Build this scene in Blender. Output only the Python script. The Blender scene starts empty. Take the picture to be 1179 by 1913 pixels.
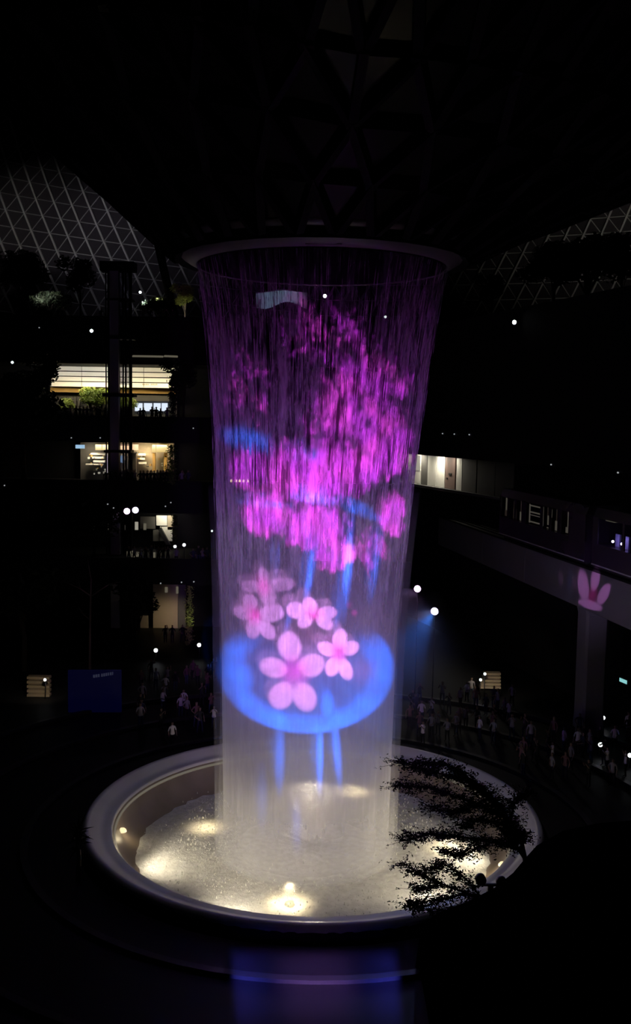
import bpy, bmesh, math, random
from mathutils import Vector, Matrix, Euler

random.seed(7)
C = bpy.context.scene.collection
SC = bpy.context.scene
PI = math.pi
NTH = ['first', 'second', 'third', 'fourth', 'fifth', 'sixth', 'seventh', 'eighth', 'ninth', 'tenth'] + [str(i) + ('st' if i % 10 == 1 and i != 11 else 'nd' if i % 10 == 2 and i != 12 else 'rd' if i % 10 == 3 and i != 13 else 'th') for i in range(11, 60)]

# ------------------------------------------------------------------ camera
W_PX, H_PX, F_PX = 1179.0, 1913.0, 1815.0
EYE = Vector((0.0, -50.0, 21.05))
CAM_ROT = Matrix.Rotation(math.radians(90 - 5.4), 3, 'X') @ Matrix.Rotation(math.radians(0.9), 3, 'Z')
cam_data = bpy.data.cameras.new('camera')
cam_data.sensor_fit = 'HORIZONTAL'
cam_data.sensor_width = 36.0
cam_data.lens = 36.0 * F_PX / W_PX
cam_data.clip_end = 500
cam = bpy.data.objects.new('camera', cam_data)
cam.matrix_world = Matrix.Translation(EYE) @ CAM_ROT.to_4x4()
C.objects.link(cam)
SC.camera = cam

# ------------------------------------------------------------------ world, exposure
world = bpy.data.worlds.new('night_sky')
world.use_nodes = True
world.node_tree.nodes['Background'].inputs[0].default_value = (0.3, 0.3, 0.5, 1)
world.node_tree.nodes['Background'].inputs[1].default_value = 0.0015
SC.world = world
SC.view_settings.view_transform = 'Standard'
SC.view_settings.look = 'None'
SC.view_settings.exposure = 0.0
SC.view_settings.gamma = 1.0
SC.view_settings.use_curve_mapping = False
SC.cycles.transparent_max_bounces = 48
SC.cycles.max_bounces = 4
SC.cycles.diffuse_bounces = 2
SC.cycles.use_light_tree = False
SC.cycles.adaptive_threshold = 0.03
SC.cycles.volume_bounces = 0
SC.cycles.use_denoising = True
SC.cycles.sample_clamp_indirect = 4.0

def at(px, py, Y):
    """World point on the plane y=Y seen at a pixel of the photograph."""
    d = CAM_ROT @ Vector(((px - W_PX / 2) / F_PX, -(py - H_PX / 2) / F_PX, -1.0))
    return EYE + d * ((Y - EYE.y) / d.y)

def at_z(px, py, z):
    d = CAM_ROT @ Vector(((px - W_PX / 2) / F_PX, -(py - H_PX / 2) / F_PX, -1.0))
    return EYE + d * ((z - EYE.z) / d.z)

# ------------------------------------------------------------------ node helper
class NT:
    def __init__(s, tree):
        s.t = tree; s.L = tree.links
    def n(s, typ, **kw):
        x = s.t.nodes.new(typ)
        for k, v in kw.items(): setattr(x, k, v)
        return x
    def put(s, sock, v):
        if v is None: return
        if isinstance(v, (int, float, tuple, list)): sock.default_value = v
        else: s.L.new(v, sock)
    def m(s, op, a, b=None, c=None, clamp=False):
        x = s.n('ShaderNodeMath', operation=op); x.use_clamp = clamp
        s.put(x.inputs[0], a); s.put(x.inputs[1], b)
        if c is not None: s.put(x.inputs[2], c)
        return x.outputs[0]
    def v(s, op, a, b=None, scale=None):
        x = s.n('ShaderNodeVectorMath', operation=op)
        s.put(x.inputs[0], a); s.put(x.inputs[1], b)
        if scale is not None: s.put(x.inputs['Scale'], scale)
        return x.outputs['Value'] if op in ('LENGTH', 'DOT_PRODUCT', 'DISTANCE') else x.outputs[0]
    def ramp(s, x, a, b, lo=0.0, hi=1.0, smooth=True):
        r = s.n('ShaderNodeMapRange'); r.interpolation_type = 'SMOOTHSTEP' if smooth else 'LINEAR'
        s.put(r.inputs[0], x); s.put(r.inputs[1], a); s.put(r.inputs[2], b); s.put(r.inputs[3], lo); s.put(r.inputs[4], hi)
        return r.outputs[0]
    def noise(s, vec, scale, detail=2.0, rough=0.5, dist=0.0):
        x = s.n('ShaderNodeTexNoise'); s.put(x.inputs['Vector'], vec)
        x.inputs['Scale'].default_value = scale; x.inputs['Detail'].default_value = detail
        x.inputs['Roughness'].default_value = rough; x.inputs['Distortion'].default_value = dist
        return x.outputs['Fac']
    def mapping(s, vec, loc=(0, 0, 0), rot=(0, 0, 0), scale=(1, 1, 1), typ='POINT'):
        x = s.n('ShaderNodeMapping', vector_type=typ)
        s.put(x.inputs[0], vec); x.inputs[1].default_value = loc; x.inputs[2].default_value = rot; x.inputs[3].default_value = scale
        return x.outputs[0]

# ------------------------------------------------------------------ the water's shape (used by the water and the projectors)
AX = 0.12                                   # x of the vortex axis
PROFILE = [(28.6, 6.25, 0.0), (27.6, 6.0, 0.0), (26.0, 5.75, 0.0), (23.0, 5.4, -0.05), (20.6, 5.2, -0.1), (17.5, 5.0, -0.2),
           (15.1, 4.82, -0.25), (12, 4.65, -0.32), (9.4, 4.56, -0.36), (6, 4.5, -0.36), (3.7, 4.45, -0.36), (0, 4.4, -0.36), (-2.1, 4.4, -0.36)]
def water_rc(z):
    p = PROFILE
    if z >= p[0][0]: return p[0][1], p[0][2]
    for a, b in zip(p, p[1:]):
        if z >= b[0]:
            t = (a[0] - z) / (a[0] - b[0])
            return a[1] + (b[1] - a[1]) * t, a[2] + (b[2] - a[2]) * t
    return p[-1][1], p[-1][2]

# ------------------------------------------------------------------ projectors (on the balcony the photograph was taken from)
PROJ = Vector((1.7, -50.6, 18.6))
def to_proj(P):
    v = CAM_ROT.transposed() @ (P - PROJ)
    return (v.x / -v.z * F_PX, -v.y / -v.z * F_PX)      # pixel offsets, y down
def on_water(px, py):
    Y = -4.6
    for _ in range(6):
        P = at(px, py, Y); r, cx = water_rc(P.z)
        s = P.x - AX - cx
        Y = -math.sqrt(max(r * r - s * s, 0.3))
    return to_proj(at(px, py, Y))
BEAM_P = Vector((18.2, 16.0, 0)); BEAM_U = Vector((-0.165, 0.986, 0)).normalized()
BEAM_NRM = Vector((-BEAM_U.y, BEAM_U.x, 0))              # towards the vortex / left
def on_beam(px, py):
    d = CAM_ROT @ Vector(((px - W_PX / 2) / F_PX, -(py - H_PX / 2) / F_PX, -1.0))
    t = (BEAM_P - EYE).dot(BEAM_NRM) / d.dot(BEAM_NRM)
    return to_proj(EYE + d * t)

def projector(name, power):
    L = bpy.data.lights.new(name, 'SPOT'); L.energy = power; L.spot_size = math.radians(70); L.spot_blend = 0.0
    L.shadow_soft_size = 0.0; L.use_nodes = True
    o = bpy.data.objects.new(name, L); o.matrix_world = Matrix.Translation(PROJ) @ CAM_ROT.to_4x4(); C.objects.link(o)
    nt = NT(L.node_tree); em = [n for n in L.node_tree.nodes if n.type == 'EMISSION'][0]
    tc = nt.n('ShaderNodeTexCoord'); sp = nt.n('ShaderNodeSeparateXYZ'); nt.L.new(tc.outputs['Normal'], sp.inputs[0])
    k = F_PX / 100.0
    u = nt.m('MULTIPLY', nt.m('DIVIDE', sp.outputs[0], nt.m('ABSOLUTE', sp.outputs[2])), k * GSX)
    w = nt.m('MULTIPLY', nt.m('DIVIDE', sp.outputs[1], nt.m('ABSOLUTE', sp.outputs[2])), -k * GSY)
    cb = nt.n('ShaderNodeCombineXYZ'); nt.L.new(u, cb.inputs[0]); nt.L.new(w, cb.inputs[1])
    nt.uw = (u, w)
    return nt, em, cb.outputs[0], u, w
GSX, GSY = 1.0, 1.0

def blob(nt, P, c, rx, ry, rot=0.0, soft=0.5, amp=1.0):
    cx, cy, rx, ry = c[0] / 100, c[1] / 100, rx / 100, ry / 100
    if abs(rot) < 1.0:
        x = nt.n('ShaderNodeVectorMath', operation='MULTIPLY_ADD'); nt.put(x.inputs[0], P)
        x.inputs[1].default_value = (1 / rx, 1 / ry, 0); x.inputs[2].default_value = (-cx / rx, -cy / ry, 0)
        q = x.outputs[0]
    else:
        ca, sa = math.cos(math.radians(rot)), math.sin(math.radians(rot))
        u, w = nt.uw
        A = nt.m('MULTIPLY_ADD', u, ca / rx, nt.m('MULTIPLY_ADD', w, sa / rx, -(cx * ca + cy * sa) / rx))
        B = nt.m('MULTIPLY_ADD', u, -sa / ry, nt.m('MULTIPLY_ADD', w, ca / ry, (cx * sa - cy * ca) / ry))
        cb = nt.n('ShaderNodeCombineXYZ'); nt.put(cb.inputs[0], A); nt.put(cb.inputs[1], B); q = cb.outputs[0]
    return nt.ramp(nt.v('LENGTH', q), 1.0, soft, 0.0, amp)
def acc(nt, xs, op='MAXIMUM'):
    s = xs[0]
    for x in xs[1:]: s = nt.m(op, s, x)
    return s
def streak(nt, a, b, wd, soft=0.2, amp=1.0, P=None, f=on_water):
    A, B = f(*a), f(*b)
    c = ((A[0] + B[0]) / 2, (A[1] + B[1]) / 2); dx, dy = B[0] - A[0], B[1] - A[1]
    return blob(nt, P, c, math.hypot(dx, dy) / 2 + wd, wd, math.degrees(math.atan2(dy, dx)), soft, amp)

# blossom projector: the magenta tree and the violet wash over the falling water
def blossom_projector():
    nt, em, P, u, w = projector('blossom_projector', 260000)
    W = on_water
    dens = acc(nt, [blob(nt, P, W(x, y), rx, ry, 0, s, a) for x, y, rx, ry, s, a in (
        (625, 640, 210, 130, 0.1, 0.62), (690, 735, 150, 140, 0.2, 0.80), (640, 790, 120, 100, 0.2, 0.85), (465, 730, 110, 150, 0.1, 0.58), (720, 840, 95, 100, 0.3, 1.0),
        (590, 890, 175, 95, 0.3, 1.02), (660, 880, 100, 70, 0.3, 1.05), (497, 965, 72, 72, 0.25, 1.08), (590, 985, 110, 74, 0.25, 1.08), (735, 965, 44, 66, 0.25, 1.04),
        (470, 880, 70, 65, 0.3, 0.85), (625, 1030, 70, 60, 0.3, 0.95), (690, 1030, 70, 75, 0.2, 0.66))])
    q = nt.mapping(P, scale=(1.0, 0.75, 1))
    n1 = nt.noise(q, 4.2, 3.0, 0.6, 0.5)
    n2 = nt.noise(nt.mapping(P, (3, 5, 0), scale=(1.0, 0.5, 1)), 9.0, 2.0, 0.6)
    f = nt.m('ADD', nt.m('MULTIPLY', n1, 0.75), nt.m('MULTIPLY', n2, 0.45))
    thr = nt.m('SUBTRACT', 0.96, nt.m('MULTIPLY', dens, 0.52))
    M = nt.ramp(nt.m('SUBTRACT', f, thr), -0.11, 0.17)
    M = nt.m('MULTIPLY', M, nt.ramp(dens, 0.02, 0.5))
    # branches of the tree, thin and pinker
    br = acc(nt, [streak(nt, a, b, wd, 0.1, 0.5, P) for a, b, wd in (((668, 1005), (690, 1040), 3), ((690, 1040), (715, 995), 3), ((625, 1070), (650, 1040), 4), ((700, 1100), (672, 1030), 3))])
    # violet wash: faint at the top, denser where the mist begins
    t0, t1, t2, t3 = (W(590, y)[1] / 100 for y in (500, 1000, 1230, 1420))
    wash = nt.m('ADD', nt.m('MULTIPLY', nt.ramp(w, t0 - 0.5, t0 + 0.3), nt.ramp(w, t0, t1, 0.006, 0.085)), nt.ramp(w, t2, t3, 0.0, -0.065))
    side = nt.ramp(nt.m('ABSOLUTE', nt.m('SUBTRACT', u, W(588, 800)[0] / 100)), 2.5, 2.05)
    endv = nt.ramp(w, t3 + 2.2, t3 + 0.5)
    wash = nt.m('MULTIPLY', nt.m('MULTIPLY', wash, side), endv)
    hue = nt.noise(P, 2.0, 1.0)
    col = nt.n('ShaderNodeMix', data_type='RGBA'); nt.put(col.inputs[0], nt.ramp(hue, 0.4, 0.65))
    col.inputs[6].default_value = (0.58, 0.03, 0.78, 1); col.inputs[7].default_value = (0.85, 0.05, 0.78, 1)
    s1 = nt.v('SCALE', col.outputs[2], scale=nt.m('MULTIPLY', M, nt.ramp(w, W(590, 800)[1] / 100, W(590, 960)[1] / 100, 1.0, 1.9)))
    s2 = nt.v('SCALE', (0.8, 0.04, 0.45), scale=br)
    wc = nt.n('ShaderNodeMix', data_type='RGBA'); nt.put(wc.inputs[0], nt.ramp(w, t0, t1)); wc.inputs[6].default_value = (1.1, 0.16, 1.4, 1); wc.inputs[7].default_value = (0.55, 0.20, 1.15, 1)
    s3 = nt.v('SCALE', wc.outputs[2], scale=wash)
    # light that spills past the vortex onto the monorail beam
    B = on_beam
    spill = nt.m('ADD', blob(nt, P, B(1120, 1095), 130, 150, 20, 0.2, 0.068), blob(nt, P, B(960, 1050), 220, 120, 20, 0.1, 0.022))
    s4 = nt.v('SCALE', (0.62, 0.45, 0.95), scale=spill)
    nt.L.new(nt.v('ADD', nt.v('ADD', s1, s2), nt.v('ADD', s3, s4)), em.inputs['Color'])
blossom_projector()

# flower projector: five big blossoms, the blue pond and streams, one blossom astray on the beam
def flower_projector():
    nt, em, P, u, w = projector('flower_projector', 260000)
    W, B = on_water, on_beam
    big = [((541, 1207), 23, 26, 0), ((511, 1247), 24, 20, 10), ((582, 1243), 23, 24, -20), ((526, 1299), 25, 24, 30), ((569, 1302), 23, 26, 20)]
    mid = [((635, 1194), 15, 19, 0), ((611, 1212), 18, 14, 10), ((655, 1211), 14, 16, 0), ((622, 1245), 15, 18, 20), ((645, 1250), 14, 20, -15)]
    flat = [((553, 1140), 17, 17, 0), ((579, 1131), 16, 14, 0), ((612, 1145), 17, 13, 0), ((606, 1162), 17, 13, 0), ((570, 1160), 15, 13, 0)]
    left = [((454, 1144), 17, 14, 0), ((474, 1172), 20, 15, 0), ((508, 1145), 18, 22, 0), ((498, 1176), 20, 14, 0), ((467, 1124), 14, 14, 0)]
    top = [((492, 1078), 11, 18, 0), ((470, 1095), 12, 20, 0), ((526, 1092), 14, 24, 0), ((500, 1112), 16, 18, 0)]
    pet = []
    for fl, cen, am in ((big, (549, 1256), 1.15), (mid, (632, 1221), 1.6), (flat, (587, 1147), 1.4), (left, (478, 1150), 0.85), (top, (494, 1096), 0.62)):
        for c, rx, ry, r in fl:
            dx, dy = c[0] - cen[0], c[1] - cen[1]; ds = math.hypot(dx, dy)
            pet.append(blob(nt, P, W(*c), max(rx, ry) * 1.22, min(rx, ry) * 1.08, math.degrees(math.atan2(dy, dx)), 0.70, am))
    astray = [((1090, 1094), 8.5, 31, -6), ((1112, 1081), 7, 24, 8), ((1128, 1110), 7.5, 23, 24), ((1103, 1130), 19, 9, 14)]
    pet += [blob(nt, P, B(*c), rx * 1.3, ry * 1.1, r, 0.7, 1.15) for c, rx, ry, r in astray]
    pet += [blob(nt, P, B(1048, 1080), 6, 18, 0, 0.2, 0.14), blob(nt, P, B(1074, 1088), 8, 20, 0, 0.2, 0.12)]
    PT = acc(nt, pet)
    hot = [blob(nt, P, W(*c), rx, ry, 0, 0.0, a) for c, rx, ry, a in (((551, 1256), 40, 42, 1.1), ((632, 1220), 24, 30, 1.5), ((588, 1147), 26, 18, 1.5), ((475, 1151), 20, 24, 1.4), ((493, 1097), 18, 26, 1.1), ((662, 1145), 9, 9, 0.8))]
    hot += [blob(nt, P, B(1107, 1112), 12, 26, 10, 0.0, 0.9)]
    HT = acc(nt, hot)
    # reflected bloom in the pond
    rose = acc(nt, [blob(nt, P, W(680, 1255), 45, 35, 0, 0.0, 0.28), blob(nt, P, W(575, 1190), 60, 60, 0, 0, 0.16), blob(nt, P, W(490, 1130), 60, 70, 0, 0, 0.12)])
    # the pond: an oval rim of blue, open at the top
    q = nt.mapping(P, (W(575, 1255)[0] / 100, W(575, 1255)[1] / 100, 0), scale=(1.62, 1.13, 1), typ='TEXTURE')
    sp = nt.n('ShaderNodeSeparateXYZ'); nt.L.new(q, sp.inputs[0])
    ln = nt.v('LENGTH', q)
    rim = nt.m('MULTIPLY', nt.ramp(ln, 0.62, 0.86), nt.ramp(ln, 1.05, 0.97))
    low = nt.ramp(nt.m('ADD', sp.outputs[1], nt.m('MULTIPLY', nt.m('ABSOLUTE', sp.outputs[0]), 0.15)), -0.58, -0.1)
    wave = nt.ramp(nt.noise(P, 1.6, 2.0), 0.3, 0.62, 0.45, 1.0)
    pond = nt.m('MULTIPLY', nt.m('MULTIPLY', rim, low), wave)
    inner = nt.m('MULTIPLY', nt.ramp(ln, 1.0, 0.7), nt.m('MULTIPLY', low, 0.12))
    st = [streak(nt, a, b, wd, 0.1, am, P) for a, b, wd, am in (
        ((430, 815), (500, 835), 30, 0.34), ((540, 850), (590, 850), 18, 0.2), ((445, 937), (545, 945), 11, 0.5), ((548, 925), (630, 938), 15, 0.75), ((630, 940), (715, 972), 12, 0.65),
        ((593, 990), (570, 1130), 11, 0.7), ((661, 945), (640, 1170), 12, 0.8), ((714, 965), (690, 1130), 12, 0.5), ((520, 1010), (515, 1080), 8, 0.15), ((550, 1120), (530, 1190), 9, 0.2), ((640, 1100), (625, 1180), 12, 0.25),
        ((446, 1250), (448, 1285), 38, 0.85), ((524, 1330), (522, 1490), 13, 0.42), ((598, 1320), (597, 1490), 10, 0.85), ((622, 1310), (636, 1480), 11, 0.7), ((612, 1290), (612, 1350), 20, 0.7), ((690, 1290), (660, 1340), 14, 0.4),
        ((555, 1480), (555, 1600), 12, 0.12), ((490, 1420), (490, 1560), 14, 0.1))]
    BL = nt.m('MAXIMUM', acc(nt, st), nt.m('MAXIMUM', pond, inner))
    keep = nt.m('SUBTRACT', 1.0, nt.m('MINIMUM', PT, 1.0))
    BL = nt.m('MULTIPLY', BL, keep)
    BL2 = acc(nt, [streak(nt, (1066, 1050), (1064, 1120), 6, 0.1, 0.10, P, B), streak(nt, (1026, 1040), (1024, 1070), 5, 0.1, 0.04, P, B)])
    # the tail of the picture, thrown past the basin onto the ground in front
    cx = W(575, 1200)[0] / 100; y0 = to_proj(at_z(575, 1752, -0.3))[1] / 100
    du = nt.m('ABSOLUTE', nt.m('SUBTRACT', u, cx))
    tail = nt.m('MULTIPLY', nt.ramp(du, 1.62, 1.4), nt.m('MULTIPLY', nt.ramp(w, y0 + 0.12, y0 + 0.4), nt.ramp(w, y0 + 1.6, y0 + 0.9)))
    edge = nt.ramp(du, 0.7, 1.45, 0.3, 1.0)
    tb = nt.m('MULTIPLY', nt.m('MULTIPLY', tail, edge), 2.0)
    tp = nt.m('MULTIPLY', nt.m('MULTIPLY', tail, nt.ramp(du, 1.0, 0.2)), 0.9)
    PT = nt.m('MULTIPLY', PT, nt.m('SUBTRACT', 1.0, nt.m('MULTIPLY', HT, 0.42)))
    terms = [nt.v('SCALE', (0.88, 0.32, 1.0), scale=PT), nt.v('SCALE', (0.75, 0.0, 0.42), scale=HT), nt.v('SCALE', (0.6, 0.12, 0.3), scale=rose),
             nt.v('SCALE', (0.01, 0.40, 2.9), scale=BL), nt.v('SCALE', (0.1, 0.25, 0.9), scale=BL2), nt.v('SCALE', (0.1, 0.1, 1.0), scale=tb), nt.v('SCALE', (0.7, 0.3, 0.8), scale=tp)]
    s = terms[0]
    for t in terms[1:]: s = nt.v('ADD', s, t)
    nt.L.new(s, em.inputs['Color'])
flower_projector()

def lamp(name, typ, loc, power, color, target=None, size=0.3, spot=60, blend=0.5, size_y=None):
    L = bpy.data.lights.new(name, typ); L.energy = power; L.color = color
    if typ == 'SPOT': L.spot_size = math.radians(spot); L.spot_blend = blend; L.shadow_soft_size = size
    elif typ == 'AREA':
        L.size = size
        if size_y: L.shape = 'RECTANGLE'; L.size_y = size_y
    else: L.shadow_soft_size = size
    o = bpy.data.objects.new(name, L); o.location = loc
    if target is not None:
        o.rotation_euler = (Vector(target) - Vector(loc)).to_track_quat('-Z', 'Y').to_euler()
    C.objects.link(o); return o

# ------------------------------------------------------------------ mesh helpers
class MB:
    def __init__(s): s.v = []; s.f = []; s.mi = []
    def add(s, vs, fs, mi=0):
        b = len(s.v); s.v += [tuple(x) for x in vs]; s.f += [tuple(b + i for i in f) for f in fs]; s.mi += [mi] * len(fs)
    def box(s, lo, hi, mi=0):
        (a, b, c), (d, e, f) = lo, hi
        s.add([(a, b, c), (d, b, c), (d, e, c), (a, e, c), (a, b, f), (d, b, f), (d, e, f), (a, e, f)],
              [(0, 3, 2, 1), (4, 5, 6, 7), (0, 1, 5, 4), (1, 2, 6, 5), (2, 3, 7, 6), (3, 0, 4, 7)], mi)
    def obox(s, o, ux, uy, uz, mi=0):
        """box from a corner and three edge vectors"""
        o, ux, uy, uz = map(Vector, (o, ux, uy, uz))
        s.add([o, o + ux, o + ux + uy, o + uy, o + uz, o + ux + uz, o + ux + uy + uz, o + uy + uz],
              [(0, 3, 2, 1), (4, 5, 6, 7), (0, 1, 5, 4), (1, 2, 6, 5), (2, 3, 7, 6), (3, 0, 4, 7)], mi)
    def tube(s, pts, rad, n=6, mi=0, cap=True):
        pts = [Vector(p) for p in pts]; rs = rad if isinstance(rad, (list, tuple)) else [rad] * len(pts)
        rings = []; ref = Vector((0.13, 0.31, 0.94))
        for i, p in enumerate(pts):
            d = (pts[min(i + 1, len(pts) - 1)] - pts[max(i - 1, 0)])
            if d.length < 1e-9: d = Vector((0, 0, 1))
            d.normalize()
            a = d.cross(ref if abs(d.dot(ref)) < 0.95 else Vector((1, 0, 0))).normalized(); b = d.cross(a)
            rings.append([p + (a * math.cos(2 * PI * k / n) + b * math.sin(2 * PI * k / n)) * rs[i] for k in range(n)])
        vs = [q for r in rings for q in r]; fs = []
        for i in range(len(pts) - 1):
            for k in range(n):
                fs.append((i * n + k, i * n + (k + 1) % n, (i + 1) * n + (k + 1) % n, (i + 1) * n + k))
        if cap: fs += [tuple(range(n))[::-1], tuple((len(pts) - 1) * n + k for k in range(n))]
        s.add(vs, fs, mi)
    def lathe(s, prof, n=48, mi=0, cx=0, cy=0, closed=False, a0=0, a1=2 * PI):
        full = abs(a1 - a0 - 2 * PI) < 1e-6; m = n if full else n + 1
        vs = [(cx + r * math.cos(a0 + (a1 - a0) * k / n), cy + r * math.sin(a0 + (a1 - a0) * k / n), z) for r, z in prof for k in range(m)]
        fs = []; P = len(prof)
        for i in range(P if closed else P - 1):
            j = (i + 1) % P
            for k in range(n):
                k2 = (k + 1) % m
                fs.append((i * m + k, i * m + k2, j * m + k2, j * m + k))
        s.add(vs, fs, mi)
    def disc(s, c, nrm, r, n=14, mi=0, th=0.05):
        c, nrm = Vector(c), Vector(nrm).normalized()
        s.tube([c, c + nrm * th], r, n, mi)
    def ball(s, c, r, nu=10, nv=6, mi=0, sc=(1, 1, 1)):
        vs = [(c[0], c[1], c[2] + r * sc[2])]; fs = []
        for i in range(1, nv):
            t = PI * i / nv
            for k in range(nu):
                p = 2 * PI * k / nu
                vs.append((c[0] + r * sc[0] * math.sin(t) * math.cos(p), c[1] + r * sc[1] * math.sin(t) * math.sin(p), c[2] + r * sc[2] * math.cos(t)))
        vs.append((c[0], c[1], c[2] - r * sc[2])); last = len(vs) - 1
        for k in range(nu): fs.append((0, 1 + k, 1 + (k + 1) % nu)); fs.append((last, 1 + (nv - 2) * nu + (k + 1) % nu, 1 + (nv - 2) * nu + k))
        for i in range(nv - 2):
            for k in range(nu): fs.append((1 + i * nu + k, 1 + (i + 1) * nu + k, 1 + (i + 1) * nu + (k + 1) % nu, 1 + i * nu + (k + 1) % nu))
        s.add(vs, fs, mi)
    def mesh(s, name, smooth=False):
        me = bpy.data.meshes.new(name); me.from_pydata(s.v, [], s.f)
        if any(s.mi): me.polygons.foreach_set('material_index', s.mi)
        if smooth: me.polygons.foreach_set('use_smooth', [True] * len(me.polygons))
        me.update(); return me
    def build(s, name, mat, parent=None, smooth=False):
        me = s.mesh(name, smooth)
        for mm in (mat if isinstance(mat, list) else [mat]): me.materials.append(mm)
        return link(bpy.data.objects.new(name, me), parent)

def link(o, parent=None):
    C.objects.link(o)
    if parent is not None: o.parent = parent
    return o
def tag(o, label=None, cat=None, group=None, kind=None):
    if label: o['label'] = label
    if cat: o['category'] = cat
    if group: o['group'] = group
    if kind: o['kind'] = kind
    return o
def empty(name, loc=(0, 0, 0), rz=0.0):
    o = bpy.data.objects.new(name, None); o.location = loc; o.rotation_euler = (0, 0, rz); o.empty_display_size = 0.3
    return link(o)
def copy_tree(o, parent=None):
    c = o.copy(); C.objects.link(c); c.parent = parent
    for ch in list(o.children): copy_tree(ch, c)
    return c
def rect(name, mat, p0, p1, Y, depth=0.3, parent=None, mb=None, mi=0):
    """upright box whose front face, at y=Y, spans two pixels of the photograph"""
    a, b = at(p0[0], p0[1], Y), at(p1[0], p1[1], Y)
    m = mb or MB()
    m.box((min(a.x, b.x), Y, min(a.z, b.z)), (max(a.x, b.x), Y + depth, max(a.z, b.z)), mi)
    return m if mb else m.build(name, mat, parent)

# ------------------------------------------------------------------ materials
def mat(name, col, rough=0.7, metal=0.0, emit=None, strength=1.0, bump=None, vary=None, spec=0.5):
    m = bpy.data.materials.new(name); m.use_nodes = True
    nt = NT(m.node_tree); b = m.node_tree.nodes['Principled BSDF']
    b.inputs['Base Color'].default_value = (*col, 1); b.inputs['Roughness'].default_value = rough; b.inputs['Metallic'].default_value = metal
    b.inputs['Specular IOR Level'].default_value = spec
    tc = nt.n('ShaderNodeTexCoord')
    if vary:
        sc, amt = vary
        f = nt.noise(tc.outputs['Object'], sc, 3.0)
        mx = nt.n('ShaderNodeMix', data_type='RGBA'); nt.L.new(f, mx.inputs[0])
        mx.inputs[6].default_value = (*[c * (1 - amt) for c in col], 1); mx.inputs[7].default_value = (*[min(1, c * (1 + amt)) for c in col], 1)
        nt.L.new(mx.outputs[2], b.inputs['Base Color'])
    if bump:
        sc, st = bump
        bp = nt.n('ShaderNodeBump'); bp.inputs['Strength'].default_value = st
        nt.L.new(nt.noise(tc.outputs['Object'], sc, 3.0), bp.inputs['Height']); nt.L.new(bp.outputs[0], b.inputs['Normal'])
    if emit:
        b.inputs['Emission Color'].default_value = (*emit, 1); b.inputs['Emission Strength'].default_value = strength
    return m

M = {}
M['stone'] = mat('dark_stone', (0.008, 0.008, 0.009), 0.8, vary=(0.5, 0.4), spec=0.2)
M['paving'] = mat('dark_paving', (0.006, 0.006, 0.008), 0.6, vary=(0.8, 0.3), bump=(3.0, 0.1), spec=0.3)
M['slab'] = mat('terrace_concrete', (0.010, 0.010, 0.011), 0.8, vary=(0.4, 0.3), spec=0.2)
M['steel'] = mat('dark_steel', (0.012, 0.012, 0.014), 0.55)
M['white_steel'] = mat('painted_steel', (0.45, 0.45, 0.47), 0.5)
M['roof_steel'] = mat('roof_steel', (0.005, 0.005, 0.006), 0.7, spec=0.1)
M['roof_lit'] = mat('roof_steel_lit', (0.16, 0.16, 0.165), 0.55, spec=0.3)  # same steel as the near struts, coloured paler where the far lattice is lit
M['ring'] = mat('ring_panel', (0.17, 0.15, 0.175), 0.4, vary=(0.6, 0.15))
M['ring_in'] = mat('ring_inner', (0.03, 0.025, 0.035), 0.5)
M['basin'] = mat('basin_acrylic', (0.62, 0.61, 0.62), 0.25, vary=(0.5, 0.12))
M['basin_wall'] = mat('basin_wall', (0.22, 0.18, 0.15), 0.3, vary=(0.8, 0.25), bump=(1.5, 0.15))
M['basin_out'] = mat('basin_skirt', (0.006, 0.006, 0.007), 0.7, spec=0.1)
M['concrete'] = mat('pale_concrete', (0.20, 0.19, 0.195), 0.75, vary=(0.35, 0.12), spec=0.2)
M['grey_panel'] = mat('grey_wall_panel', (0.10, 0.095, 0.085), 0.7, vary=(0.6, 0.2))
M['white_wall'] = mat('white_wall', (0.75, 0.73, 0.66), 0.6, vary=(0.4, 0.06))
M['gold'] = mat('gold_soffit', (0.55, 0.34, 0.10), 0.5, vary=(0.5, 0.15))
M['brown_door'] = mat('brown_door', (0.20, 0.13, 0.11), 0.6)
M['beige'] = mat('beige_wall', (0.42, 0.35, 0.25), 0.7, vary=(0.3, 0.2))
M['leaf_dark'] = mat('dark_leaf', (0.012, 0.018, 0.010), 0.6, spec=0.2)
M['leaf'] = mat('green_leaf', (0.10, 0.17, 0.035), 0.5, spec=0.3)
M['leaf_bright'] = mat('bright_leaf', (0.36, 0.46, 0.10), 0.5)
M['bark'] = mat('bark', (0.03, 0.024, 0.02), 0.85, bump=(6, 0.3), spec=0.1)
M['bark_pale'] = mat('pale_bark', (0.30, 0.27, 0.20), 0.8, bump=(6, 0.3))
M['bark_bare'] = mat('grey_bark', (0.22, 0.15, 0.15), 0.8, bump=(6, 0.3))
M['skin'] = mat('skin', (0.20, 0.13, 0.10), 0.6)
M['hair'] = mat('hair', (0.01, 0.008, 0.007), 0.6)
M['shoe'] = mat('shoe', (0.02, 0.02, 0.02), 0.6)
CLOTH = [mat('cloth_' + n, c, 0.85) for n, c in (('white', (0.7, 0.68, 0.7)), ('grey', (0.25, 0.24, 0.27)), ('black', (0.015, 0.015, 0.018)), ('navy', (0.03, 0.035, 0.08)), ('rose', (0.16, 0.08, 0.09)), ('denim', (0.05, 0.07, 0.12)))]
M['train'] = mat('train_paint', (0.05, 0.03, 0.06), 0.25, vary=(0.4, 0.2))
M['train_white'] = mat('train_trim', (0.5, 0.48, 0.5), 0.4)
M['seat'] = mat('train_seat', (0.35, 0.30, 0.6), 0.4)
def glow(name, col, s): return mat(name, (0.02, 0.02, 0.02), 0.5, emit=col, strength=s)
M['g_white'] = glow('lamp_white', (0.92, 0.96, 1.0), 6.0)
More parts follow.
